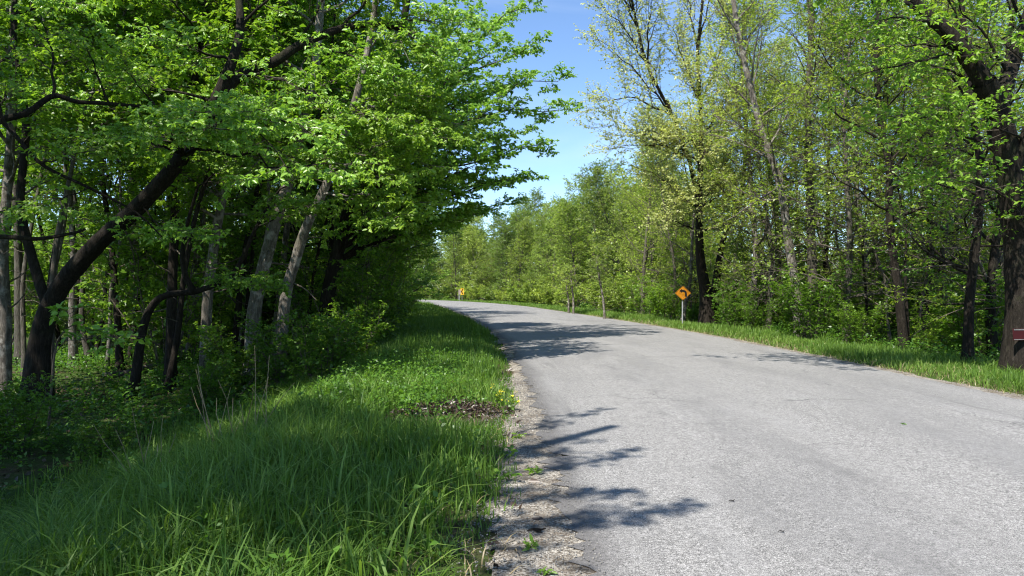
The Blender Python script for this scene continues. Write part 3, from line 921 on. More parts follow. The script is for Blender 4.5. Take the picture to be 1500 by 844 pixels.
brt = lambda x, y, Y, s=(268, 228, 15.0), r=0.035, a=0.10: (at(*s), at(x, y, Y), r, a)
hero('leaning_tree', 401, t1,
     [brt(455, 200, 11.6), brt(430, 262, 11.4, a=0.2), brt(390, 165, 11.8), brt(520, 262, 11.8), brt(335, 190, 11.3), brt(300, 165, 12), brt(250, 195, 12.2), brt(480, 150, 14.5, (350, 112, 15.5)),
      brt(560, 110, 15, (440, 66, 15.6)), brt(650, 88, 15.6, (560, 36, 15.8), 0.03), brt(670, 30, 15.8, (560, 36, 15.8), 0.03), brt(520, -60, 15.6, (440, 66, 15.6)), brt(600, -50, 15.8, (500, 42, 15.7)),
      brt(450, -60, 15, (352, 40, 15.4)), brt(250, -30, 14.5, (350, -20, 15.8)), brt(230, 60, 14, (340, 90, 15.2)), brt(190, 200, 13.5, (268, 228, 15)), brt(150, 110, 15.5, (316, 150, 15.2)),
      brt(-40, 330, 15.5, (30, 300, 16.8)), brt(80, 150, 15.5, (38, 180, 17)), brt(-60, 120, 16, (25, 80, 17.2)), brt(120, 20, 16, (24, 20, 17.4)), brt(260, 340, 14, (205, 300, 15.5), 0.02, -0.05)],
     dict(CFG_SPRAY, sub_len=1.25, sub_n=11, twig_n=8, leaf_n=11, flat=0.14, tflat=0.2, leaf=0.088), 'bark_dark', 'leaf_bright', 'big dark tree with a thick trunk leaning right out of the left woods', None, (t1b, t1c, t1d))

# 2 upright dark trunk right behind it
t2 = line([at(250, 540, 19.5), at(252, 440, 19.5), at(256, 330, 19.4), at(262, 230, 19.3), at(285, 120, 19.2), at(300, 20, 19), at(310, -130, 19)], 0.14, 0.06, 1.7)
hero('upright_tree', 402, t2, [], None, 'bark_dark', 'leaf_wood', 'dark upright tree standing right of the big leaning trunk, bark nearly black', generic=dict(G_LEFT, limb_n=15, base=0.45, dead_n=12))

# 3 low arching dark stem with a fork
t3 = line([at(195, 553, 17.2), at(208, 490, 17.1), at(222, 450, 17), at(245, 432, 16.8), at(290, 426, 16.6), at(332, 408, 16.3), at(352, 385, 16.2), at(372, 340, 16), at(400, 290, 15.8)], 0.10, 0.03, 1.8)
t3b = (lambda q: (q[0][:, 1:], q[1][:, 1:]))(refine(np.array([at(284, 427, 16.6), at(272, 405, 16.5), at(267, 375, 16.4), at(274, 330, 16.3), at(288, 280, 16.2)]), np.linspace(0.075, 0.03, 5), 1.0))
hero('arching_tree', 403, t3, [brt(450, 300, 15, (372, 340, 16), 0.02), brt(470, 230, 15.2, (400, 290, 15.8), 0.02), brt(330, 230, 15.5, (288, 280, 16.2), 0.02), brt(380, 420, 15, (332, 408, 16.3), 0.015)],
     dict(CFG_SPRAY, sub_len=0.9, leaf_n=8), 'bark_dark', 'leaf_wood', 'low dark stem arching right and forking upward in a J among the left trunks', None, (t3b,))

# 4, 5, 6 pale trunks
t4 = line([at(300, 525, 20), at(303, 450, 20), at(312, 370, 20), at(322, 310, 20), at(336, 250, 20), at(350, 150, 20), at(362, 20, 20), at(370, -120, 20)], 0.15, 0.07)
hero('slender_tree', 404, t4, [], None, 'bark_pale', 'leaf_wood', 'slender pale grey trunk standing between the black upright trunk and the leaning pale pair', generic=G_LEFT)
t5 = line([at(368, 520, 19.5), at(372, 460, 19.5), at(388, 385, 19.4), at(405, 320, 19.3), at(422, 265, 19.2), at(436, 210, 19.1), at(460, 110, 19), at(470, 0, 19), at(480, -120, 19)], 0.185, 0.08, 1.7)
hero('blotchy_tree', 405, t5, [], None, 'bark_pale', 'leaf_edge', 'thick blotchy pale trunk leaning right, left one of the leaning pale pair', generic=dict(G_LEFT, base=0.7, limb_n=6, limb_len=2.2, asym=(0, 0, 0)))
t6 = line([at(408, 510, 18), at(418, 440, 18), at(432, 385, 17.9), at(450, 330, 17.7), at(472, 285, 17.5), at(486, 250, 17.3), at(520, 150, 17), at(545, 40, 17), at(560, -100, 17)], 0.145, 0.06, 1.7)
hero('curved_tree', 406, t6, [(at(*a), at(*b), 0.028, 0.08) for a, b in (((486, 250, 17.3), (600, 195, 15)), ((486, 250, 17.3), (652, 245, 15.6)), ((486, 250, 17.3), (570, 262, 14.8)), ((520, 150, 17), (622, 140, 15.4)),
     ((520, 150, 17), (545, 175, 14.6)), ((520, 150, 17), (690, 185, 16)), ((472, 285, 17.5), (640, 296, 15.8)), ((472, 285, 17.5), (585, 318, 15.2)), ((520, 150, 17), (640, 200, 15.2)), ((545, 40, 17), (600, 90, 15)))],
     dict(CFG_SPRAY, sub_n=12, sub_len=1.15, sub_t0=0.35, twig_n=9, leaf_n=13, flat=0.14, tflat=0.2, leaf=0.088), 'bark_pale', 'leaf_over', 'curved pale trunk bending right, right one of the leaning pale pair', generic=dict(G_LEFT, base=0.7, limb_n=3, limb_len=1.6, asym=(0, 0, 0)))

# 7 the tree whose crown reaches over the road
t7 = line([(-5.6, 22.5, 0), (-5.4, 22.4, 1.2), (-5.0, 22.2, 2.8), (-4.5, 22.0, 4.4), (-3.9, 21.9, 6.2), (-3.3, 22, 8.2), (-2.9, 22, 10.5), (-2.6, 22, 12.5)], 0.24, 0.07)
def t7s(z):
    P = t7[0][0]; k = np.argmin(np.abs(P[:, 2] - z)); return P[k]
tg7 = [(832, 160, 21.5, 3.6), (818, 120, 22, 4.4), (798, 212, 21, 3.2), (775, 262, 21, 2.8), (740, 268, 20.5, 2.6), (700, 240, 19.5, 2.6), (786, 60, 22, 5.2), (774, 10, 22.5, 6.0), (730, 60, 20, 5),
       (760, 120, 20.5, 4.2), (720, 160, 19.5, 3.8), (660, 200, 19, 3.2), (640, 130, 19.5, 3.8), (600, 220, 19, 2.8), (690, 20, 20, 6), (560, 170, 19.5, 4.2), (580, 60, 20, 5),
       (700, 308, 21, 2.4), (655, 322, 20.5, 2.2), (738, 300, 22.5, 2.3), (780, 190, 24.5, 3.6), (740, 110, 25.5, 4.6), (700, 200, 25, 3.2), (620, 280, 20, 2.4), (560, 280, 19.5, 2.4), (760, 20, 25, 6), (520, 120, 21, 5), (600, 150, 20, 4.2), (640, 170, 20.5, 4), (580, 240, 20, 3), (620, 240, 20.5, 3), (660, 260, 21, 3), (690, 140, 20.5, 4.4), (560, 90, 20, 5), (720, 220, 21, 3.4), (610, 320, 21, 2.4), (660, 110, 21, 4.8), (540, 200, 17.5, 3.6), (630, 60, 21, 5.4), (610, 180, 17.0, 4.0), (590, 110, 17, 5)]
hero('overhanging_tree', 407, t7, [(t7s(z), at(x, y, Y + 1.5), 0.05, 0.10) for (x, y, Y, z) in tg7],
     dict(CFG_SPRAY, sub_n=14, sub_t0=0.36, sub_len=1.6, twig_n=10, leaf_n=16, leaf=0.094, flat=0.10, tflat=0.2), 'bark_dark', 'leaf_over', 'leafy tree whose wide crown reaches furthest over the road from the left')

# 8 tree beside the camera whose boughs throw the finger shadows on the near road
t8 = line([(-6.2, 1.5, 0), (-6.0, 1.6, 1.6), (-5.6, 1.8, 3.2), (-5.0, 2.1, 5.0), (-4.4, 2.4, 7.0), (-3.9, 2.6, 9.0), (-3.6, 2.8, 11)], 0.26, 0.08)
def src(px, py, h):
    """where a twig at height h must be for its shadow to fall at photo pixel (px,py) on the road"""
    Y = 1800.0 / (py - 422); X = (px - 750) * Y / F
    k = h / math.tan(SUN_EL)
    return np.array([X + SUN_H[0] * k, Y + SUN_H[1] * k, h])
def t8s(z):
    P = t8[0][0]; k = np.argmin(np.abs(P[:, 2] - z)); return P[k]
fing = [(880, 601, 8.6, 6), (925, 664, 8.4, 6), (905, 722, 8.0, 5.6), (1010, 745, 8.4, 5.4), (905, 766, 7.8, 5.2)]
rng8 = np.random.default_rng(4080)
W8 = Wood(); b8 = t8[0][0, 1].copy()
W8.tube(t8[0] - b8, t8[1], 14, rng8, 0.05)
for (ends, c8) in (([(t8s(zz), src(x, y, h), 0.05, 0.05) for (x, y, h, zz) in fing], dict(CFG_SPRAY, sub_len=0.42, sub_n=10, sub_t0=0.62, sub_ang=(10, 24), twig_n=5, twig_len=0.2, leaf_n=6, leaf=0.075)),
                   ([(t8s(6), np.array(e), 0.05, 0.10) for e in ((-8.5, 4.4, 7.5), (-7.8, 5.6, 7), (-4.0, 1.4, 8.5), (-4.4, 0, 8.5), 
                     (-7, 1, 9), (-9.5, 2.6, 8), (-3.6, 0.4, 7.6), (-5.4, 1.6, 10), (-3.9, 2.2, 10), (-9.5, 5, 8.5), (-6, 2.6, 7.5), (-5.6, 2.2, 8), (-5.0, 2.4, 7), (-4.6, 2.6, 8), (-8.2, 2.6, 7.4), (-7.2, 1.2, 7.3), (-6.6, 0.6, 7.4), (-7.8, 1.4, 7.6), (-6.9, 1.8, 7), (-7.4, 0.6, 7), (-8.2, 0.8, 7.4), (-6.2, 1.0, 6.8), (-7.0, 0.2, 7.8), (-7.6, 2.9, 7.3), (-7.2, 2.4, 7.8), (-8, 3.2, 7), (-7.8, 2.6, 6.6), (-8.4, 3.0, 7.2), (-8.8, 2.4, 7.8), (-6.4, 2.2, 7.2), (-4.2, 1.8, 7.4), (-8.8, 3.8, 8.2))],
                    dict(CFG_SPRAY, sub_len=1.1, sub_n=12, sub_t0=0.3, twig_n=7, leaf_n=10))):
    LP = np.stack([bend(rng8, a, b, ar, 9) for a, b, r, ar in ends]) - b8
    LR = np.stack([np.linspace(r, r * 0.16, 9) for a, b, r, ar in ends])
    W8.tube(LP, LR, 7)
    foliate(rng8, W8, LP, LR, c8)
tree('shade_tree', b8, W8.meshes(BARK('bark_dark'), [M['leaf_edge']]), 'leafy tree just left of the view whose boughs shade the near road edge')

# 9, 10 trunks at the far left
t9 = line([at(6, 575, 18), at(8, 470, 18), at(4, 380, 18), at(10, 280, 18), at(18, 160, 18), at(20, 0, 18), at(30, -150, 18)], 0.14, 0.07)
hero('edge_tree', 409, t9, [], None, 'bark_pale', 'leaf_wood', 'pale thin trunk at the very left, outside the big leaning tree', generic=dict(G_LEFT, limb_n=18, base=0.45))
t10 = line([at(200, 500, 30), at(198, 400, 30), at(195, 300, 30), at(193, 200, 30), at(196, 100, 30), at(200, 20, 30), at(204, -60, 30)], 0.19, 0.12)
hero('tall_tree', 410, t10, [], None, 'bark_pale', 'leaf_wood', 'tall straight pale trunk behind the big leaning tree, lit high up', generic=dict(G_LEFT, limb_n=16, base=0.66))

# a tree outside the left edge sends three bare boughs into view
t12 = line([(-11.6, 13.2, 0), (-11.5, 13.2, 2), (-11.3, 13.3, 4), (-11.4, 13.3, 6.5), (-11.2, 13.4, 9), (-11.3, 13.4, 12)], 0.2, 0.07)
def bough(pts, a, b):
    return cut(refine(np.array(pts), np.linspace(a, b, len(pts)), 1.0, 26))
cut = lambda q: (q[0][:, 1:], q[1][:, 1:])
bo1 = bough([(-11.3, 13.3, 4.2), at(-70, 200, 13.4), at(0, 176, 13.6), at(40, 165, 13.8), at(78, 140, 14), at(112, 149, 14.1), at(160, 152, 14.2), at(230, 160, 14.4), at(300, 185, 14.6)], 0.075, 0.02)
bo2 = bough([(-11.3, 13.3, 5.4), at(-60, 130, 13.2), at(10, 185, 13.2), at(60, 240, 13.3), at(130, 275, 13.4), at(200, 312, 13.5), at(240, 350, 13.6)], 0.05, 0.012)
bo3 = bough([(-11.5, 13.2, 2.2), at(-60, 352, 13.3), at(0, 347, 13.3), at(55, 350, 13.4), at(105, 342, 13.5), at(125, 336, 13.5)], 0.06, 0.02)
hero('reaching_tree', 412, t12, [(at(78, 140, 14), at(60, 20, 14.5), 0.03, 0), (at(160, 152, 14.2), at(120, 60, 14), 0.025, 0), (at(230, 160, 14.4), at(170, 90, 14), 0.02, 0), (at(60, 240, 13.3), at(140, 220, 13), 0.015, 0), (at(10, 185, 13.2), at(-10, 60, 13), 0.03, 0), (at(130, 275, 13.4), at(60, 300, 13), 0.012, 0)],
     dict(CFG_SPRAY, sub_n=8, sub_len=0.9, leaf_n=7), 'bark_dark', 'leaf_edge', 'tree outside the left edge reaching in with crooked bare dark boughs', None, (bo1, bo2, bo3))

# bright sapling twig
ts = line([at(70, 560, 12.0), at(80, 520, 11.8), at(95, 485, 11.5), at(120, 470, 11.2)], 0.02, 0.006, 1.1)
hero('sapling', 411, ts, [(at(80, 520, 11.8), at(150, 480, 10.8), 0.008, 0.12), (at(95, 485, 11.5), at(100, 455, 11), 0.006, 0.05), (at(88, 500, 11.6), at(215, 492, 10.8), 0.008, 0.05), (at(90, 495, 11.6), at(175, 505, 10.9), 0.006, 0.1)],
     dict(sub_n=5, sub_len=0.30, sub_t0=0.35, twig_n=3, twig_len=0.18, leaf_n=4, leaf=0.10, wide=0.6, flat=0.3, hexa=True, spread=0.01), 'twig', 'leaf_bright',
     'small sapling with bright yellow-green leaves in front of the big leaning trunk')

# ------------------------------------------------------------------ left edge row along the road
for k, (x, y, v, rz, s, lab) in enumerate([
        (-8.4, 28.0, 0, 0.10, 0.9, 'dark leafy tree right behind the tree that overhangs the road most'),
        (-9.0, 34.5, 1, -0.2, 0.85, 'second leafy tree behind the overhanging one along the left verge'),
        (-8.4, 40, 2, 0.25, 0.9, 'leafy roadside tree midway along the shaded left row'),
        (-9.8, 47, 3, -0.1, 0.85, 'shaded leafy tree where the left verge starts to narrow'),
        (-11.5, 55, 0, 0.3, 0.9, 'shaded tree in the left row, third from the bend'),
        (-13.5, 63, 1, 0.0, 0.9, 'shaded tree in the left row, second from the bend'),
        (-17.0, 73, 2, 0.4, 0.85, 'last dark tree of the left row before the bend'),
        (-22.5, 84, 3, 0.5, 0.85, 'leafy tree at the inside of the bend behind the left row'),
        (-31, 95, 0, 0.7, 0.9, 'leafy tree on the inside of the bend hidden deep left')]):
    tree('roadside_tree', (x, y, gz(x, y)), EDGE[v], lab, 'leafy trees in a row along the left verge', rz, s)

# ------------------------------------------------------------------ left woods interior
LW = [  # px at base, depth, kind, rotation, scale, label
    (108, 24, 2, 0.3, 0.95, 'thin pale trunk seen just right of the big leaning tree base, left of two'),
    (131, 25, 0, 1.1, 0.9, 'thin grey trunk seen just right of the big leaning tree base, right of two'),
    (88, 31, 1, 2.2, 0.9, 'dark slim trunk framed under the big leaning trunk'),
    (150, 33, 0, 4.0, 1.0, 'grey trunk deep under the middle of the big leaning trunk'),
    (176, 22, 1, 0.9, 0.9, 'dark slim leaning trunk between the big leaning tree and the arching stem'),
    (233, 30, 0, 3.0, 1.0, 'grey trunk seen just left of the black upright trunk'),
    (338, 23, 1, 5.1, 0.95, 'dark slim trunk right of the slender pale trunk'),
    (352, 29, 2, 2.7, 1.0, 'pale trunk seen between the slender pale trunk and the leaning pale pair'),
    (398, 25, 2, 1.9, 1.0, 'broad pale trunk seen between the two leaning pale trunks'),
    (488, 24, 1, 0.2, 0.95, 'dark trunk just right of the curved pale trunk'),
    (508, 31, 0, 1.3, 0.95, 'grey trunk second to the right of the curved pale trunk'),
    (542, 27, 3, 0.5, 0.6, 'grey trunk rising behind the bright low bush by the verge'),
    (565, 34, 1, 2.5, 0.6, 'dark thin trunk near where the woods meet the left verge'),
    (30, 24, 3, 3.3, 1.0, 'grey trunk behind the split base of the big leaning tree'),
     (280, 38, 0, 0.4, 1.0, None), (320, 42, 2, 1.5, 1.05, None), (430, 36, 0, 2.6, 1.0, None), 
    (380, 50, 2, 4.8, 1.1, None),     (500, 48, 3, 4.0, 1.0, None),
    (-40, 26, 1, 5.1, 1.0, None), (-120, 30, 3, 6.0, 1.0, None),         (370, 80, 3, 3.9, 1.2, None)]
for (px, Y, v, rz, s, lab) in LW:
    x = (px - 750) * Y / F
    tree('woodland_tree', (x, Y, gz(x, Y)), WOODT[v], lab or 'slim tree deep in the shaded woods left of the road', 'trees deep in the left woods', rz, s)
# slim poles
rng = np.random.default_rng(123)
for k, px in enumerate(np.linspace(-20, 462, 30)):
    px = px + rng.uniform(-9, 9); Y = rng.uniform(17.5, 34) if px < 380 else rng.uniform(20, 40)
    x = (px - 750) * Y / F
    if lateral([(x, Y)])[0] > -HALF - 5.2:
        continue
    tree('pole_tree', (x, Y, gz(x, Y)), SLIM[k % 3], ('thin grey pole of a tree among the left trunks', 'thin dark pole of a tree among the left trunks', 'thin pale pole of a tree among the left trunks')[k % 3], 'thin pole trees among the left trunks', rng.uniform(-0.8, 0.8), rng.uniform(0.8, 1.15))
# trees left of and behind the camera: their crowns shade the near woods
for (x, y, v, rz, s) in ((-11, 6.5, 3, 0.4, 1.0), (-14, 1.5, 2, 2.0, 1.0), (-9.5, -3.0, 1, 3.0, 1.0), (-16, 10, 0, 4.1, 1.0), (-18.5, 5, 3, 1.1, 1.0), (-13.5, -5, 0, 5.0, 1.0), (-10.2, 7.6, 1, 2.6, 0.9), (-13.2, 9.6, 2, 0.7, 1.0), (-12, 3.8, 0, 1.9, 1.0), (-8.6, 0.6, 2, 3.9, 0.9), (-7.7, -0.5, 3, 2.2, 0.85)):
    tree('woodland_tree', (x, y, gz(x, y)), WOODT[v], 'woodland tree left of the view whose crown shades the near woods', 'trees left of the view shading the woods', rz, s)

# ------------------------------------------------------------------ right-hand woods
CFG_R = dict(face=(-0.25, -0.5, 0.0), up=0.8, sub_n=8, sub_len=1.3, sub_t0=0.25, twig_n=7, twig_len=0.55, leaf_n=9, leaf=0.088, wide=0.58, flat=0.25, hexa=True, twig_r=0.004)
G_R = dict(CFG_RIGHT, limb_n=24, base=0.25, limb_len=3.0)
r0 = line([at(1492, 552, 14.6), at(1496, 470, 14.6), at(1494, 380, 14.6), at(1486, 300, 14.5), at(1474, 225, 14.4), at(1458, 160, 14.2), at(1440, 120, 14.0)], 0.27, 0.20, 1.35)
cut = lambda q: (q[0][:, 1:], q[1][:, 1:])
r0b = cut(refine(np.array([at(1442, 122, 14.0), at(1412, 78, 13.9), at(1380, 40, 13.8), at(1345, 12, 13.7), at(1300, -60, 13.5), at(1240, -150, 13.2)]), np.linspace(0.16, 0.06, 6), 1.0))
r0c = cut(refine(np.array([at(1462, 170, 14.2), at(1478, 110, 14.4), at(1500, 40, 14.6), at(1530, -60, 14.8), at(1540, -200, 15)]), np.linspace(0.16, 0.07, 5), 1.0))
r0d = cut(refine(np.array([at(1486, 265, 14.4), at(1500, 205, 14.2), at(1530, 130, 14), at(1570, 40, 13.8)]), np.linspace(0.10, 0.05, 4), 1.0))
L = lambda s, e, r=0.035, a=0.06: (at(*s), at(*e), r, a)
hero('thick_tree', 501, r0, [L((1412, 78, 13.9), (1260, 110, 13.2)), L((1380, 40, 13.8), (1270, 40, 13)), L((1345, 12, 13.7), (1230, -20, 12.8)), L((1300, -60, 13.5), (1130, -90, 12.4)), L((1240, -150, 13.2), (1090, -180, 12.2)), L((1300, -60, 13.5), (1180, -160, 12.6)),
     L((1458, 160, 14.2), (1280, 180, 13.4), 0.03), L((1474, 225, 14.4), (1330, 150, 13.6), 0.03), L((1478, 110, 14.4), (1390, -20, 13.8)), L((1500, 40, 14.6), (1440, -80, 14)), L((1442, 122, 14), (1350, 90, 14.8)), L((1486, 300, 14.5), (1380, 260, 13.8), 0.025), L((1500, 205, 14.2), (1420, 170, 13.4), 0.025),
     L((1530, 130, 14), (1450, 60, 13.2), 0.025), L((1494, 380, 14.6), (1560, 300, 13.9), 0.02), L((1530, -60, 14.8), (1400, -150, 14)), L((1412, 78, 13.9), (1300, 70, 14.6))] +
     [(at(1240, -150, 13.2), src(x, y, h), 0.04, 0.04) for (x, y, h) in ((1055, 523, 8.4), (1120, 527, 8.0), (1175, 531, 8.4), (1150, 521, 8.8), (1235, 538, 8.0))],
     dict(CFG_R, sub_n=10, leaf_n=9), 'bark_dark', 'leaf_edge', 'thick dark trunk cut by the right edge of the view with a limb reaching left', None, (r0b, r0c, r0d))
r1 = line([at(1418, 545, 16.5), at(1420, 450, 16.5), at(1428, 370, 16.5), at(1436, 290, 16.5), at(1434, 220, 16.6), at(1420, 130, 16.8), at(1410, 20, 17), at(1400, -100, 17)], 0.105, 0.05, 1.7)
hero('lopsided_tree', 502, r1, [], None, 'bark_dark', 'leaf_edge', 'slim dark tree just left of the thick trunk at the right edge', generic=dict(G_R, limb_n=20, dead_n=8))
r2 = line([at(1325, 505, 21), at(1318, 440, 21), at(1308, 370, 21), at(1303, 300, 21), at(1302, 240, 21), at(1290, 180, 21), at(1284, 90, 21), at(1288, 0, 21), at(1290, -90, 21)], 0.13, 0.06)
hero('wavy_tree', 503, r2, [], None, 'bark_dark', 'leaf_right', 'slim wavy dark trunk standing alone midway between the sign and the right edge', generic=dict(G_R, base=0.3, limb_n=20, dead_n=8))
r3 = line([at(1172, 470, 27), at(1166, 425, 27), at(1156, 360, 27), at(1148, 300, 27), at(1138, 255, 27), at(1118, 200, 27), at(1100, 130, 27), at(1080, 40, 27), at(1070, -40, 27)], 0.17, 0.07)
hero('tilted_tree', 504, r3, [], None, 'bark_pale', 'leaf_right', 'grey trunk tilting left, first of the pair right of the turn sign', generic=dict(G_R, base=0.4, limb_n=20))
r4 = line([at(1192, 460, 29), at(1190, 400, 29), at(1187, 330, 29), at(1186, 250, 29), at(1183, 150, 29), at(1188, 60, 29), at(1184, -40, 29)], 0.19, 0.08)
hero('straight_tree', 505, r4, [], None, 'bark_grey', 'leaf_right', 'straight grey trunk, second of the pair right of the turn sign', generic=dict(G_R, base=0.45, limb_n=22, dead_n=8))
# the pale yellow tree behind the sign
r5 = line([at(1036, 478, 35.5), at(1034, 430, 35.5), at(1026, 380, 35.5), at(1024, 310, 35.5), at(1026, 240, 35.5), at(1026, 160, 35.5), at(1022, 80, 35.5), at(1030, -10, 35.5), at(1034, -110, 35.5)], 0.36, 0.06, 1.35, p=2.2)
r5b = cut(refine(np.array([at(1024, 300, 35.5), at(1008, 230, 35), at(985, 170, 34.6), at(950, 100, 34.2), at(934, 40, 34), at(918, -40, 33.8), at(908, -120, 33.6)]), np.linspace(0.10, 0.03, 7), 1.0))
r5c = cut(refine(np.array([at(1044, 478, 36.2), at(1048, 420, 36.2), at(1060, 350, 36.2), at(1085, 290, 36), at(1092, 200, 36), at(1086, 90, 36), at(1092, -40, 36)]), np.array([0.27, 0.2, 0.13, 0.10, 0.08, 0.06, 0.04]), 1.3))
CFG_P = dict(face=(-0.2, -0.6, 0.0), sub_n=15, sub_len=2.3, sub_t0=0.15, sub_ang=(20, 45), sub_trop=0.10, twig_n=11, twig_len=0.95, twig_ang=(20, 60), twig_trop=0.06, leaf_n=10, leaf=0.10, wide=0.6, flat=0.9, tflat=0.9, jit=0.8, twig_r=0.006)
hero('poplar_tree', 506, r5,
     [L(s, e, 0.05, 0.02) for s, e in (((950, 100, 34.2), (885, 10, 33)), ((985, 170, 34.6), (880, 60, 33)), ((985, 170, 34.6), (872, 150, 33)), ((1008, 230, 35), (878, 185, 33.6)), ((1008, 230, 35), (905, 215, 33)), ((934, 40, 34), (905, -60, 33)),
      ((950, 100, 34.2), (960, -20, 33.6)), ((1026, 160, 35.5), (985, 40, 34)), ((1026, 160, 35.5), (1065, 40, 35)), ((1022, 80, 35.5), (990, -60, 35)), ((1022, 80, 35.5), (1060, -50, 36)), ((1026, 240, 35.5), (960, 190, 33.5)), ((1026, 240, 35.5), (1080, 140, 34)),
      ((985, 170, 34.6), (930, 60, 36)), ((934, 40, 34), (885, -40, 34)), ((1026, 160, 35.5), (1000, 60, 37)), ((1092, 200, 36), (1130, 80, 35)), ((1086, 90, 36), (1120, -40, 36)), ((1086, 90, 36), (1060, -30, 35)), ((1024, 310, 35.5), (945, 250, 34)), ((1085, 290, 36), (1130, 200, 35)), ((1024, 310, 35.5), (1070, 230, 34.2)), ((1024, 310, 35.5), (1000, 290, 33.3)), ((1024, 310, 35.5), (1060, 280, 33.4)), ((1026, 240, 35.5), (1032, 215, 32.8)), ((1026, 240, 35.5), (1000, 190, 33)), ((1026, 200, 35.5), (1052, 165, 33)), ((1026, 340, 35.5), (1075, 325, 34)), ((1026, 340, 35.5), (978, 320, 33.6)), ((1026, 160, 35.5), (1024, 110, 33)), ((1092, 200, 36), (1070, 150, 34)), ((1008, 230, 35), (985, 215, 33)))],
     CFG_P, 'bark_dark', 'leaf_poplar', 'tall pale yellow tree with upright boughs and twin dark trunks behind the turn sign', None, (r5b, r5c))
# trees on the right drawn from the shared kinds
RW = [(1240, 24, 0, 0.4, 1.0, 'thin leafy tree between the straight grey trunk and the wavy dark trunk'), (1350, 25, 1, 1.2, 1.0, 'dark slim trunk right of the wavy dark trunk'), (1380, 25, 2, 2.0, 0.85, 'grey slim tree between the wavy and the lopsided dark trunks'),
      (1455, 19, 1, 3.1, 0.95, 'dark slim trunk between the thick edge trunk and the lopsided tree'), (1100, 33, 3, 0.9, 0.95, 'pale leafy tree between the twin dark trunks and the tilting grey trunk'), (1215, 33, 1, 4.0, 1.0, 'dark slim trunk right behind the straight grey trunk'),
      (1140, 36, 2, 5.0, 1.0, 'leafy grey tree right behind the tilting grey trunk'), (985, 41, 0, 1.9, 0.85, 'leafy tree just left of the twin dark trunks'), (940, 46, 2, 2.8, 0.8, 'leafy tree second to the left of the twin dark trunks'),
      (1000, 37, 3, 0.3, 0.62, 'short bright tree just left behind the turn sign'), (1092, 38, 0, 2.2, 0.7, 'short leafy tree just right of the twin dark trunks'), (1125, 30, 2, 4.4, 0.7, 'short leafy tree left in front of the tilting grey trunk'), (1265, 28, 3, 1.0, 0.8, 'short leafy tree left behind the wavy dark trunk'), (1340, 30, 0, 3.0, 0.8, 'short leafy tree right behind the wavy dark trunk'),
      (1290, 32, 3, 3.9, 1.0, None), (1400, 30, 0, 4.8, 1.0, None), (1475, 27, 2, 5.7, 1.0, None), (1170, 45, 1, 0.6, 1.05, None), (1260, 42, 0, 1.5, 1.05, None), (1340, 40, 2, 2.4, 1.05, None), (1430, 40, 3, 3.3, 1.05, None), (1520, 36, 1, 4.2, 1.0, None),
      (1080, 46, 0, 5.1, 1.0, None), (1020, 52, 1, 6.0, 1.0, None), (1120, 58, 2, 0.9, 1.1, None), (1220, 56, 3, 1.8, 1.1, None), (1310, 54, 1, 2.7, 1.1, None), (1400, 54, 0, 3.6, 1.15, None), (1490, 50, 2, 4.5, 1.1, None)]
for (px, Y, v, rz, s, lab) in RW:
    x = (px - 750) * Y / F
    tree('spring_tree', (x, Y, gz(x, Y)), RIGHTT[v], lab or 'thin spring tree back in the sparse woods right of the road', 'trees in the right woods', rz, s)

SLIMR = [grow(190 + k, 10 + k, 0.06, dict(CFG_RIGHT, limb_n=14, base=0.35, limb_len=1.8, sub_n=6, dead_n=14, twander=0.1), lean=((0.14, -0.1, 0.05)[k], 0.03)).meshes(BARK(('bark_grey', 'bark_dark', 'bark_grey')[k]), [M['leaf_right']]) for k in range(3)]
rng = np.random.default_rng(321)
for k, px in enumerate(np.linspace(1060, 1495, 22)):
    px = px + rng.uniform(-10, 10); Y = rng.uniform(20, 34)
    x = (px - 750) * Y / F
    if lateral([(x, Y)])[0] < HALF + 3.5:
        continue
    tree('pole_tree', (x, Y, gz(x, Y)), SLIMR[k % 3], ('thin grey crooked pole of a tree among the right trunks', 'thin dark crooked pole of a tree among the right trunks', 'thin grey upright pole of a tree among the right trunks')[k % 3], 'thin pole trees among the right trunks', rng.uniform(0, 6.28), rng.uniform(0.8, 1.2))
# ------------------------------------------------------------------ far wall of trees round the outside of the bend
rng = np.random.default_rng(77)
fl = {0: 'olive spring tree in the far tree wall beyond the bend', 1: 'fresh green tree in the far tree wall beyond the bend', 2: 'tall yellow-green tree in the far tree wall beyond the bend', 3: 'tall mid-green tree in the far tree wall beyond the bend'}
s_a = np.interp(46, ROADP[:, 1], ROADS)
k = 0
for row, (off, sp) in enumerate(((4.8, 3.7), (8.8, 4.6), (14, 6.0), (21, 8.0))):
    S = s_a + rng.uniform(0, 3)
    while S < ROADS[-1] - 60:
        o = HALF + off + rng.uniform(-1.0, 1.6)
        x = np.interp(S, ROADS, ROADP[:, 0]) + np.interp(S, ROADS, ROADN[:, 0]) * o
        y = np.interp(S, ROADS, ROADP[:, 1]) + np.interp(S, ROADS, ROADN[:, 1]) * o
        px = 750 + x * F / y
        if 520 < px < 1060:
            v = int(rng.integers(0, 4))
            near = y < 62
            tree('distant_tree', (x, y, gz(x, y)), FART[v], fl[v], 'trees in the far wall beyond the bend', rng.uniform(0, 6.28), rng.uniform(0.62, 0.84) + 0.11 * row + (0.06 if near else 0))
            k += 1
        S += sp * rng.uniform(0.8, 1.25)
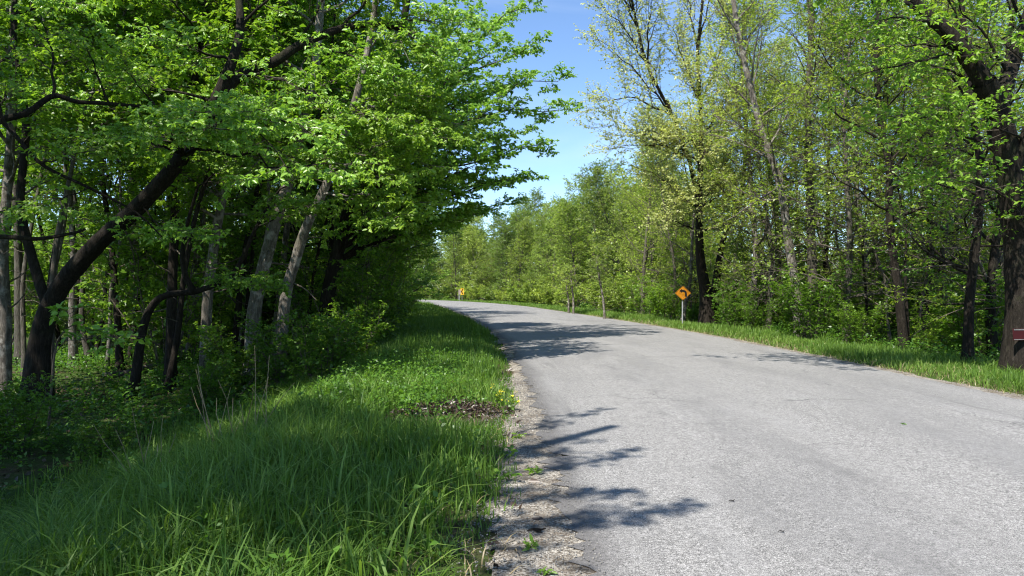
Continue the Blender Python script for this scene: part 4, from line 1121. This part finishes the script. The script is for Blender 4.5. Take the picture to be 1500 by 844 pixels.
# slim poles standing out of the far wall
for (px, py, topx, topy, Y, lab) in ((886, 466, 874, 380, 40, 'thin pale leaning pole of a young tree left of the turn sign'), (840, 459, 836, 395, 48, 'thin pale young trunk in front of the far trees, right of a pair'), (833, 458, 829, 405, 49, 'thin pale young trunk in front of the far trees, left of a pair')):
    b = at(px, py, Y); tp = at(topx, topy, Y)
    ln = line([b, (b * 2 + tp) / 3 + np.array([0.05, 0, 0]), (b + 2 * tp) / 3, tp], 0.07, 0.03, 1.2)
    hero('young_tree', int(px), ln, [], None, 'bark_pale', 'leaf_far', lab, 'young poles by the far trees', generic=dict(CFG_RIGHT, limb_n=9, base=0.5, limb_len=1.0, sub_n=4, sub_len=0.6, twig_n=4, twig_len=0.4, leaf=0.10))

# ------------------------------------------------------------------ far-off woods that read as one mass
def far_mass(name, seed, X, Y, lat_ok, hmax, n, mat, label, size=0.27, per=70):
    rng = np.random.default_rng(seed)
    c = np.column_stack([rng.uniform(*X, n * 3), rng.uniform(*Y, n * 3)])
    c = c[lat_ok(lateral(c))][:n]
    n = len(c)
    top = hmax * (0.8 + 0.25 * wob(c[:, 0] * 0.4, c[:, 1] * 0.4))
    z = ground_h(c) + top * rng.random(n) ** 0.8
    ctr = np.repeat(np.column_stack([c, z]), per, 0)
    q = nz(rng.normal(0, 1, (n * per, 3))) * rng.uniform(0.5, 1.0, (n * per, 1)) * np.repeat(rng.uniform(0.9, 2.0, (n, 1)), per, 0) * np.array([1.15, 1.15, 0.7])
    P0 = ctr + q
    P0[:, 2] = np.maximum(P0[:, 2], -0.6)
    Lf = leaves(rng, np.stack([P0, P0 + rng.normal(0, 0.1, P0.shape)], 1), 1, size, 0.65, 0.8, 0.8)
    o = link(name, build(name, [(Lf[0], Lf[1], 0, Lf[2])], [M[mat]], smooth=False))
    tag(o, label, 'woods', kind='stuff')
far_mass('far_woods', 901, (-95, -10), (44, 112), lambda l: l < -13, 12.5, 2600, 'leaf_far_green', 'mass of leafy woods far back on the left')
far_mass('far_woods', 902, (10, 110), (62, 120), lambda l: l > 12, 6.5, 1100, 'leaf_far', 'mass of spring woods far back on the right')
far_mass('far_woods', 903, (-60, 30), (60, 175), lambda l: (l > 12) & (l < 34), 12, 2200, 'leaf_far', 'mass of spring woods behind the far tree wall')
rng = np.random.default_rng(99)
k = 0
while k < 46:
    Y = rng.uniform(21, 52); px = rng.uniform(-60, 590)
    x = (px - 750) * Y / F
    if lateral([(x, Y)])[0] > -HALF - 6.5:
        continue
    tree('understorey_sapling', (x, Y, gz(x, Y)), SHRUB_T[k % 3], 'leafy understorey sapling among the trunks of the left woods', 'understorey saplings in the left woods', rng.uniform(0, 6.28), rng.uniform(0.8, 1.35), 'sapling', ('stem', 'foliage'))
    k += 1
for k, (px, Y) in enumerate(((486, 22.5), (522, 24), (505, 28), (540, 33), (558, 41), (590, 46), (575, 52))):
    x = (px - 750) * Y / F
    tree('understorey_sapling', (x, Y, gz(x, Y)), SHRUB_E[k % 2], 'leafy sapling screening the dark wood edge right of the curved pale trunk', 'saplings along the left wood edge', px * 0.37, 0.85 + 0.2 * math.sin(px), 'sapling', ('stem', 'foliage'))
k = 0
while k < 26:
    Y = rng.uniform(24, 50); px = rng.uniform(1020, 1540)
    x = (px - 750) * Y / F
    if lateral([(x, Y)])[0] < HALF + 5:
        continue
    tree('understorey_sapling', (x, Y, gz(x, Y)), SHRUB_R[k % 2], 'leafy understorey sapling among the trunks of the right woods', 'understorey saplings in the right woods', rng.uniform(0, 6.28), rng.uniform(0.8, 1.3), 'sapling', ('stem', 'foliage'))
    k += 1

# ------------------------------------------------------------------ shrubs
SL = [(1075, 31.5, 1, 'dense green shrub just right of the twin dark trunks'), (1110, 29, 2, 'tall bright shrub at the foot of the tilting grey trunk'), (1190, 24.5, 2, 'broad shrub under the straight grey trunk'),
      (1262, 22.5, 2, 'tall shrub left of the wavy dark trunk'), (1350, 22, 1, 'shrub right of the wavy dark trunk'), (1395, 20.5, 0, 'low shrub left of the lopsided dark tree'),
      (1440, 19.5, 1, 'shrub between the lopsided dark tree and the thick edge trunk'), (1480, 20.5, 2, 'tall shrub right behind the thick edge trunk'), (1010, 38, 0, 'dark low shrub right behind the turn sign post'), (975, 40, 1, 'green shrub left of the turn sign'), (945, 42, 2, 'rounded shrub second to the left of the turn sign')]
for (px, Y, v, lab) in SL:
    x = (px - 750) * Y / F
    tree('shrub', (x, Y, gz(x, Y)), SHRUB[v], lab, 'shrubs at the edge of the right woods', px * 0.7, 0.85 + 0.28 * math.sin(px), 'shrub', ('stem', 'foliage'))
for (px, Y, v, sc) in ((1290, 27, 1, 1.1), (1330, 28, 2, 1.1), (1375, 26, 1, 1.1), (1420, 25, 2, 1.1), (1465, 25, 0, 1.2), (1215, 29, 1, 1.1), (1170, 32, 2, 1.1), (1130, 34, 0, 1.2), (1250, 33, 2, 1.2), (1500, 24, 1, 1.1), (1400, 34, 1, 1.3), (1320, 36, 2, 1.3), (1220, 38, 1, 1.3)):
    x = (px - 750) * Y / F
    tree('shrub', (x, Y, gz(x, Y)), SHRUB[v], 'green undergrowth shrub back among the right-hand trunks', 'undergrowth shrubs back in the right woods', px * 0.7, sc, 'shrub', ('stem', 'foliage'))
LS = [(470, 15.5, 0, 0.85, 'bright low bush at the edge of the left verge'), (515, 18.5, 0, 0.9, 'low bush behind the bright one at the left verge'), (420, 17, 1, 0.8, 'dark bush at the foot of the curved pale trunk'), (350, 17.5, 0, 0.9, 'dark low bush at the foot of the thick blotchy trunk'),
      (540, 24, 1, 1.0, 'shaded bush where the left verge bends away'), (560, 31, 2, 0.9, 'shaded bush further along the left verge'), (572, 40, 1, 1.1, 'dark bush near the far end of the left verge'), (580, 50, 2, 1.1, 'last dark bush at the far end of the left verge'), (586, 62, 2, 1.2, 'dark bush by the inside of the bend'),
      (160, 10.5, 0, 0.45, 'small low leafy bush in the left foreground shade'), (20, 11, 0, 0.6, 'leafy bush at the foot of the big leaning tree'), (290, 14.5, 0, 0.6, 'small dark bush in front of the slender pale trunk')]
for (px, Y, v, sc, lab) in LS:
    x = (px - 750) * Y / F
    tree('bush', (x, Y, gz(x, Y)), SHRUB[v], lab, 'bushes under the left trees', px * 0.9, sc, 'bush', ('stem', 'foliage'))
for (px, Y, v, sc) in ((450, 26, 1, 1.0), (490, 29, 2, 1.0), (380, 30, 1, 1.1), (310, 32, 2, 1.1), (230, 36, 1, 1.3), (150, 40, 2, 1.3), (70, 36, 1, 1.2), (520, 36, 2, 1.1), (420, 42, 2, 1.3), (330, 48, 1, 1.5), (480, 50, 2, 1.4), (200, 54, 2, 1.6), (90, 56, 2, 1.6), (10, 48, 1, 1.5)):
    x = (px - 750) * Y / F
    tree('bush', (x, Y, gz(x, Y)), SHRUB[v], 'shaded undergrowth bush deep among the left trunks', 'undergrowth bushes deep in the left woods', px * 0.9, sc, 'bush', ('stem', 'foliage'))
rng = np.random.default_rng(88)
S = s_a
while S < ROADS[-1] - 65:
    o = HALF + rng.uniform(2.4, 4.6)
    x = np.interp(S, ROADS, ROADP[:, 0]) + np.interp(S, ROADS, ROADN[:, 0]) * o
    y = np.interp(S, ROADS, ROADP[:, 1]) + np.interp(S, ROADS, ROADN[:, 1]) * o
    if 540 < 750 + x * F / y < 1000:
        tree('hedge_shrub', (x, y, gz(x, y)), SHRUBF[int(rng.integers(0, 3))], 'low spring shrub at the foot of the far tree wall', 'shrubs along the foot of the far trees', rng.uniform(0, 6.28), rng.uniform(0.55, 1.0), 'shrub', ('stem', 'foliage'))
    S += rng.uniform(2.0, 3.6)

# fallen wood on the left woodland floor
for k, (xa, ya, xb, yb, Ya, Yb, r, lab) in enumerate(((285, 548, 395, 532, 15.8, 17, 0.07, 'fallen dark branch lying below the arching stem'), (70, 545, 128, 572, 16.5, 14.8, 0.035, 'thin fallen stick lying right of the big leaning tree base'),
                                                     (430, 528, 515, 515, 17.5, 18.5, 0.05, 'fallen branch lying at the foot of the curved pale trunk'), (150, 530, 240, 522, 21, 22, 0.09, 'mossy fallen log on the lit woodland floor'))):
    rng = np.random.default_rng(500 + k)
    xa_, xb_ = (xa - 750) * Ya / F, (xb - 750) * Yb / F
    a_ = np.array([xa_, Ya, gz(xa_, Ya) + r * 0.7]); b_ = np.array([xb_, Yb, gz(xb_, Yb) + r * 1.6 + 0.1])
    P = catmull([a_, a_ * 0.67 + b_ * 0.33 + rng.normal(0, 0.05, 3), a_ * 0.33 + b_ * 0.67 + rng.normal(0, 0.06, 3), b_], 16)
    W = Wood()
    W.tube((P - a_)[None], np.linspace(r, r * 0.45, 16)[None], 9, rng, 0.1)
    SB, SR, _ = spawn(rng, (P - a_)[None], np.linspace(r, r * 0.45, 16)[None], 6, 0.3, 1.0, (30, 75), lambda t, d: 0.7 + 0 * t, 1.0, 0.05, 0.2, 6, 0.35, 0.006)
    W.tube(SB, SR, 4)
    o = link('fallen_branch', build('fallen_branch', W.wood, [M['bark_grey']]), loc=tuple(a_))
    tag(o, lab, 'branch')

# ================================================================== SIGNS
def prism(poly, y0, y1):
    """polygon in x,z extruded along y (y0 front)"""
    p = np.asarray(poly, float); n = len(p)
    V = np.concatenate([np.column_stack([p[:, 0], np.full(n, y0), p[:, 1]]), np.column_stack([p[:, 0], np.full(n, y1), p[:, 1]])])
    i = np.arange(n); j = (i + 1) % n
    side = np.stack([i, j, j + n, i + n], 1)
    return [(V, side, 0), (V, i[None, :].copy(), 0), (V, (i[::-1] + n)[None, :].copy(), 0)]

def rounded(poly, r, k=5):
    out = []
    P = np.asarray(poly, float); n = len(P)
    for i in range(n):
        a, b, c = P[i - 1], P[i], P[(i + 1) % n]
        u = nz(a - b); v = nz(c - b)
        for t in np.linspace(0, 1, k):
            q = b + u * r * (1 - t) ** 2 + v * r * t ** 2
            out.append(q)
    return np.array(out)

def upost(h, w=0.09, d=0.04, t=0.008):
    """U-channel post with a row of holes suggested by small notches"""
    prof = [(-w / 2, 0), (-w / 2 + 0.018, 0), (-w / 2 + 0.024, -d), (w / 2 - 0.024, -d), (w / 2 - 0.018, 0), (w / 2, 0), (w / 2, t), (w / 2 - 0.026, t), (w / 2 - 0.032, -d + t), (-w / 2 + 0.032, -d + t), (-w / 2 + 0.026, t), (-w / 2, t)]
    p = np.array(prof); n = len(p)
    V = np.concatenate([np.column_stack([p, np.full(n, -0.3)]), np.column_stack([p, np.full(n, h)])])
    i = np.arange(n); j = (i + 1) % n
    return [(V, np.stack([i, j, j + n, i + n], 1), 0), (V, (i + n)[None, :].copy(), 0)]

def mk(name, parts, mat, parent, smooth=False):
    return link(name, build(name, parts, [mat], smooth=smooth), parent)

# turn sign
sx, sy = 7.33, 33.0
e = empty('turn_sign', (sx, sy, gz(sx, sy)), radians(6))
tag(e, 'orange-yellow diamond road sign with a black left-turn arrow on a grey post', 'road sign')
zc = 1.6 - (429.5 - 422) * 33 / F - gz(sx, sy)
hw, hh = 0.365, 0.315
mk('post', upost(zc + 0.22, 0.062, 0.03), M['galv'], e)
pan = rounded([(0, zc + hh), (-hw, zc), (0, zc - hh), (hw, zc)], 0.05)
pn = mk('panel', prism(pan, -0.062, -0.056), M['sign_yellow'], e)
def ring(poly, s0, s1, y, c):
    p = np.asarray(poly) - c
    a = p * s0 + c; b = p * s1 + c; n = len(a)
    V = np.concatenate([np.column_stack([a[:, 0], np.full(n, y), a[:, 1]]), np.column_stack([b[:, 0], np.full(n, y), b[:, 1]])])
    i = np.arange(n); j = (i + 1) % n
    return [(V, np.stack([i, j, j + n, i + n], 1), 0)]
mk('border', ring(pan, 0.955, 0.915, -0.0655, np.array([0, zc])), M['sign_black'], pn)
# arrow: stem up from lower right, curving to the left, head at left
cl = catmull([(0.125, zc - 0.15), (0.125, zc - 0.02), (0.09, zc + 0.065), (0.0, zc + 0.095), (-0.05, zc + 0.098)], 20)
tg = nz(np.gradient(cl, axis=0)); nn = np.stack([-tg[:, 1], tg[:, 0]], 1)
wd = 0.043
poly = np.concatenate([cl + nn * wd, (cl - nn * wd)[::-1]])
n20 = len(cl)
Vv = np.concatenate([np.column_stack([(cl + nn * wd)[:, 0], np.full(n20, -0.066), (cl + nn * wd)[:, 1]]), np.column_stack([(cl - nn * wd)[:, 0], np.full(n20, -0.066), (cl - nn * wd)[:, 1]])])
i = np.arange(n20 - 1)
hv = np.array([(-0.05, -0.066, zc + 0.185), (-0.17, -0.066, zc + 0.098), (-0.05, -0.066, zc + 0.012)])
mk('arrow', [(Vv, np.stack([i, i + 1, i + 1 + n20, i + n20], 1), 0), (hv, np.array([[0, 1, 2]]), 0)], M['sign_black'], pn)
bolt = [(np.array([[0, 0, 0]]), np.zeros((0, 4), int), 0)]
for dz in (0.16, -0.16):
    P = np.array([[[0.0, -0.072, zc + dz], [0.0, -0.056, zc + dz]]])
    v, f = tubes(P, np.full((1, 2), 0.012), 8)
    mk('bolt', [(v, f, 0), (v, np.arange(8)[None, :].copy(), 0)], M['galv'], e)

# far chevron sign and the pale sign beside it
cx, cy_ = at(677, 437, 97)[0], 97.0
e = empty('chevron_sign', (cx, cy_, gz(cx, cy_)), radians(-4))
tag(e, 'yellow road sign with a black left chevron at the far bend', 'road sign')
zb = 1.6 - (433 - 422) * 97 / F - 0.05 - gz(cx, cy_) + 0.15
mk('post', upost(zb + 0.7, 0.07), M['galv'], e)
pn = mk('panel', prism(rounded([(-0.20, zb + 0.78), (-0.20, zb), (0.24, zb), (0.24, zb + 0.78)], 0.05), -0.062, -0.056), M['sign_yellow2'], e)
zz = zb + 0.39
chev = [(0.03, zz + 0.33), (0.18, zz + 0.33), (0.01, zz), (0.18, zz - 0.33), (0.03, zz - 0.33), (-0.15, zz)]
V = np.array([(x, -0.066, z) for x, z in chev])
mk('chevron', [(V, np.array([[0, 1, 2, 5], [2, 3, 4, 5]]), 0)], M['sign_black'], pn)
cx2 = at(672.8, 437, 96)[0]
e = empty('delineator_sign', (cx2, 96.0, gz(cx2, 96)), radians(30))
tag(e, 'small pale pinkish panel on a wide grey post beside the far chevron sign', 'road sign')
mk('post', upost(zb + 0.3, 0.16, 0.07), M['galv'], e)
mk('panel', prism(rounded([(-0.16, zb + 0.66), (-0.16, zb + 0.04), (0.16, zb + 0.04), (0.16, zb + 0.66)], 0.04), -0.102, -0.092), M['sign_pale'], e)

# red notice on the thick tree
pz = at(1497, 490, 14.26)
e = empty('notice_board', tuple(pz), radians(8))
tag(e, 'dark red notice with white strips nailed to the thick trunk at the right edge', 'notice')
mk('board', prism([(-0.18, -0.108), (0.18, -0.108), (0.18, 0.108), (-0.18, 0.108)], 0.0, 0.012), M['sign_red'], e)
mk('white_strip', prism([(-0.165, 0.078), (0.165, 0.078), (0.165, 0.1), (-0.165, 0.1)], -0.003, -0.001), M['sign_white'], e)
mk('white_strip', prism([(-0.165, -0.1), (0.165, -0.1), (0.165, -0.088), (-0.165, -0.088)], -0.003, -0.001), M['sign_white'], e)

# ================================================================== SMALL THINGS ON THE VERGE AND ROAD
def gp(px, py):
    Y = 1800.0 / (py - 422); return (px - 750) * Y / F, Y

# heap of dead leaves
rng = np.random.default_rng(55)
x0, y0 = gp(655, 602)
n = 4500
q = rng.normal(0, 1, (n, 2)) * np.array([0.27, 0.24])
zz = gz(x0, y0) + 0.09 * np.exp(-(q ** 2).sum(1) / 0.10) * rng.random(n) + 0.01
P0 = np.column_stack([q[:, 0] + x0, q[:, 1] + y0, zz])
P = np.stack([P0, P0 + rng.normal(0, 0.02, (n, 3))], 1)
Lf = leaves(rng, P, 1, 0.055, 0.55, 0.9, 0.7, hexa=True, droop=0.0)
o = link('leaf_heap', build('leaf_heap', [(Lf[0], Lf[1], 0, Lf[2])], [M['dead_leaf']], smooth=False))
tag(o, 'small heap of dark brown dead leaves on the left verge', 'leaf heap')

# dry stalks
def stalks(name, px, py, n, spread, hmax, label, group=None, seed=1, mat='straw', dz=0.0):
    rng = np.random.default_rng(seed)
    X, Y = gp(px, py)
    b = np.column_stack([X + rng.normal(0, spread, n), Y + rng.normal(0, spread, n)])
    z = ground_h(b)
    H = hmax * rng.uniform(0.4, 1.0, n)
    d = nz(np.column_stack([rng.normal(-0.1, 0.35, n), rng.normal(0, 0.35, n), np.ones(n)]))
    P0 = np.column_stack([b, z])
    t = np.linspace(0, 1, 5)
    P = P0[:, None, :] + d[:, None, :] * (H[:, None] * t)[..., None] + rng.normal(0, 0.012, (n, 5, 3)) * t[None, :, None]
    v, f = tubes(P, np.full((n, 5), 0.005) * np.linspace(1, 0.5, 5), 4)
    o = link(name, build(name, [(v, f, 0, np.repeat(rng.random(n), 16))], [M[mat]]))
    tag(o, label, 'dry stalks', group)
stalks('dry_stalks', 345, 640, 16, 0.16, 1.15, 'tuft of pale dry stalks standing at the shaded edge of the left verge', None, 61)
stalks('dry_stalks', 240, 655, 8, 0.14, 0.9, 'thin pale dry stems further left in the dark undergrowth', None, 62)

# yellow flowers at the gravel edge
for k, (px, py, lab) in enumerate(((744, 598, 'yellow flowering weed at the road edge, taller one'), (728, 590, 'yellow flowering weed left of the taller flowering one'))):
    rng = np.random.default_rng(70 + k)
    X, Y = gp(px, py)
    e = empty('flowering_weed', (X, Y, gz(X, Y))); tag(e, lab, 'weed', 'yellow flowering weeds at the road edge')
    n = 9
    tip = np.column_stack([rng.normal(0, 0.10, (n, 2)), rng.uniform(0.14, 0.30, n)])
    P = np.stack([np.zeros((n, 3)), tip * np.array([0.6, 0.6, 0.55]), tip], 1)
    v, f = tubes(P, np.full((n, 3), 0.003), 3)
    Lf = leaves(rng, P, 7, 0.06, 0.45, 1, 0.6, t0=0.05)
    mk_me = build('stem', [(v, f, 0, None), (Lf[0], Lf[1], 0, Lf[2])], [M['leaf_shrub']], smooth=False)
    link('stem', mk_me, e)
    tips = np.repeat(tip, 4, 0) + rng.normal(0, 0.012, (n * 4, 3))
    Lp = leaves(rng, np.stack([tips, tips + rng.normal(0, 0.01, (n * 4, 3))], 1), 1, 0.02, 0.9, 1, 0.5, droop=0)
    link('blossom', build('blossom', [(Lp[0], Lp[1], 0, None)], [M['petal']], smooth=False), e)

# weeds growing on the gravel
for k, (px, py, sz, lab) in enumerate(((783, 692, 0.09, 'small green weed in the gravel by the branch shadows'), (775, 800, 0.07, 'tiny weed with two leaves in the nearest gravel'), (735, 700, 0.13, 'broad leaved weed at the grass edge by the gravel'),
                                       (745, 668, 0.10, 'small weed between the grass and the gravel'), (803, 838, 0.05, 'sprig of weed at the bottom of the gravel'), (760, 640, 0.08, 'low weed at the gravel edge beyond the branch shadows'), (700, 640, 0.16, 'leafy weed beside the heap of dead leaves'))):
    rng = np.random.default_rng(80 + k)
    X, Y = gp(px, py)
    n = 7
    tip = np.column_stack([rng.normal(0, sz * 0.7, (n, 2)), rng.uniform(0.3, 1.0, n) * sz])
    P = np.stack([np.zeros((n, 3)), tip * 0.6, tip], 1)
    Lf = leaves(rng, P, 4, sz * 0.75, 0.42, 1, 0.5, t0=0.3, hexa=True)
    v, f = tubes(P, np.full((n, 3), 0.0025), 3)
    o = link('gravel_weed', build('gravel_weed', [(v, f, 0, None), (Lf[0], Lf[1], 0, Lf[2])], [M['leaf_shrub']], smooth=False), loc=(X, Y, max(gz(X, Y), -0.018)))
    o.scale = (0.75, 0.75, 0.8)
    tag(o, lab, 'weed', 'small weeds along the gravel')

# loose gravel
rng = np.random.default_rng(90)
xy, D = scatter(rng, -1, -0.12, 1.0, 3.4, 14, 520)
s = rng.uniform(0.003, 0.011, len(xy))
octa = np.array([[1, 0, 0], [0, 1, 0], [-1, 0, 0], [0, -1, 0], [0, 0, 0.8], [0, 0, -0.8]])
of = np.array([[0, 1, 4], [1, 2, 4], [2, 3, 4], [3, 0, 4], [1, 0, 5], [2, 1, 5], [3, 2, 5], [0, 3, 5]])
zz = np.where(D > 0.75, ground_h(xy), np.where(D < 0.05, -0.004, -0.014)) + 0.002
a = rng.uniform(0, 6.28, len(xy))
V = octa[None] * rng.uniform(0.6, 1.2, (len(xy), 6, 1)) * s[:, None, None]
V = np.stack([V[..., 0] * np.cos(a)[:, None] - V[..., 1] * np.sin(a)[:, None], V[..., 0] * np.sin(a)[:, None] + V[..., 1] * np.cos(a)[:, None], V[..., 2]], -1)
V = V + np.column_stack([xy, zz])[:, None, :]
f = (of[None] + (np.arange(len(xy)) * 6)[:, None, None]).reshape(-1, 3)
o = link('loose_gravel', build('loose_gravel', [(V.reshape(-1, 3), f, 0)], [M['pebble']], smooth=False))
tag(o, 'loose grey pebbles scattered over the gravel shoulder', 'gravel', kind='stuff')

# bits lying on the road, a twig on the gravel
def scrap(name, px, py, L, mat, label, cat, seed):
    rng = np.random.default_rng(seed)
    X, Y = gp(px, py)
    lat = lateral([(X, Y)])[0]
    z = np.interp(abs(lat), [0, 1.2, 2.4, 3.2, 3.5], [0.038, 0.032, 0.018, 0.0, -0.008]) if abs(lat) < 3.5 else -0.014
    p = np.array([[(-0.5 * L, 0, 0.006), (-0.15 * L, 0.12 * L, 0.012), (0.2 * L, 0.02 * L, 0.01), (0.5 * L, 0.1 * L, 0.02)], [(-0.1 * L, 0.1 * L, 0.01), (0.05 * L, -0.1 * L, 0.012), (0.2 * L, -0.2 * L, 0.008), (0.3 * L, -0.22 * L, 0.006)]])
    v, f = tubes(p, np.array([[0.3, 1, 0.9, 0.2], [0.8, 0.9, 0.6, 0.2]]) * L * 0.07, 5, rng, 0.2)
    parts = [(v, f, 0, None)]
    if mat == 'leaf_floor':
        P = np.stack([p[:, 0], p[:, -1]], 1)
        Lf = leaves(rng, P, 3, L * 0.7, 0.6, 1, 0.3, hexa=True)
        parts.append((Lf[0], Lf[1], 0, Lf[2]))
    o = link(name, build(name, parts, [M[mat]], smooth=False), loc=(X, Y, z))
    tag(o, label, cat)
scrap('twig_scrap', 1072, 739, 0.055, 'debris', 'dark bent scrap lying on the road nearer the left lane', 'debris', 1)
scrap('bark_scrap', 1145, 785, 0.05, 'debris', 'dark flat scrap lying on the road nearest the bottom', 'debris', 2)
scrap('fallen_leaf', 1322, 626, 0.055, 'leaf_floor', 'small green fallen leaf lying alone on the right lane', 'leaf', 3)
scrap('fallen_twig', 786, 776, 0.13, 'bark_dark', 'short dark twig lying on the near gravel', 'twig', 4)

print('script', round(time.time() - T_START, 1), 's; objects', len(scene.objects))
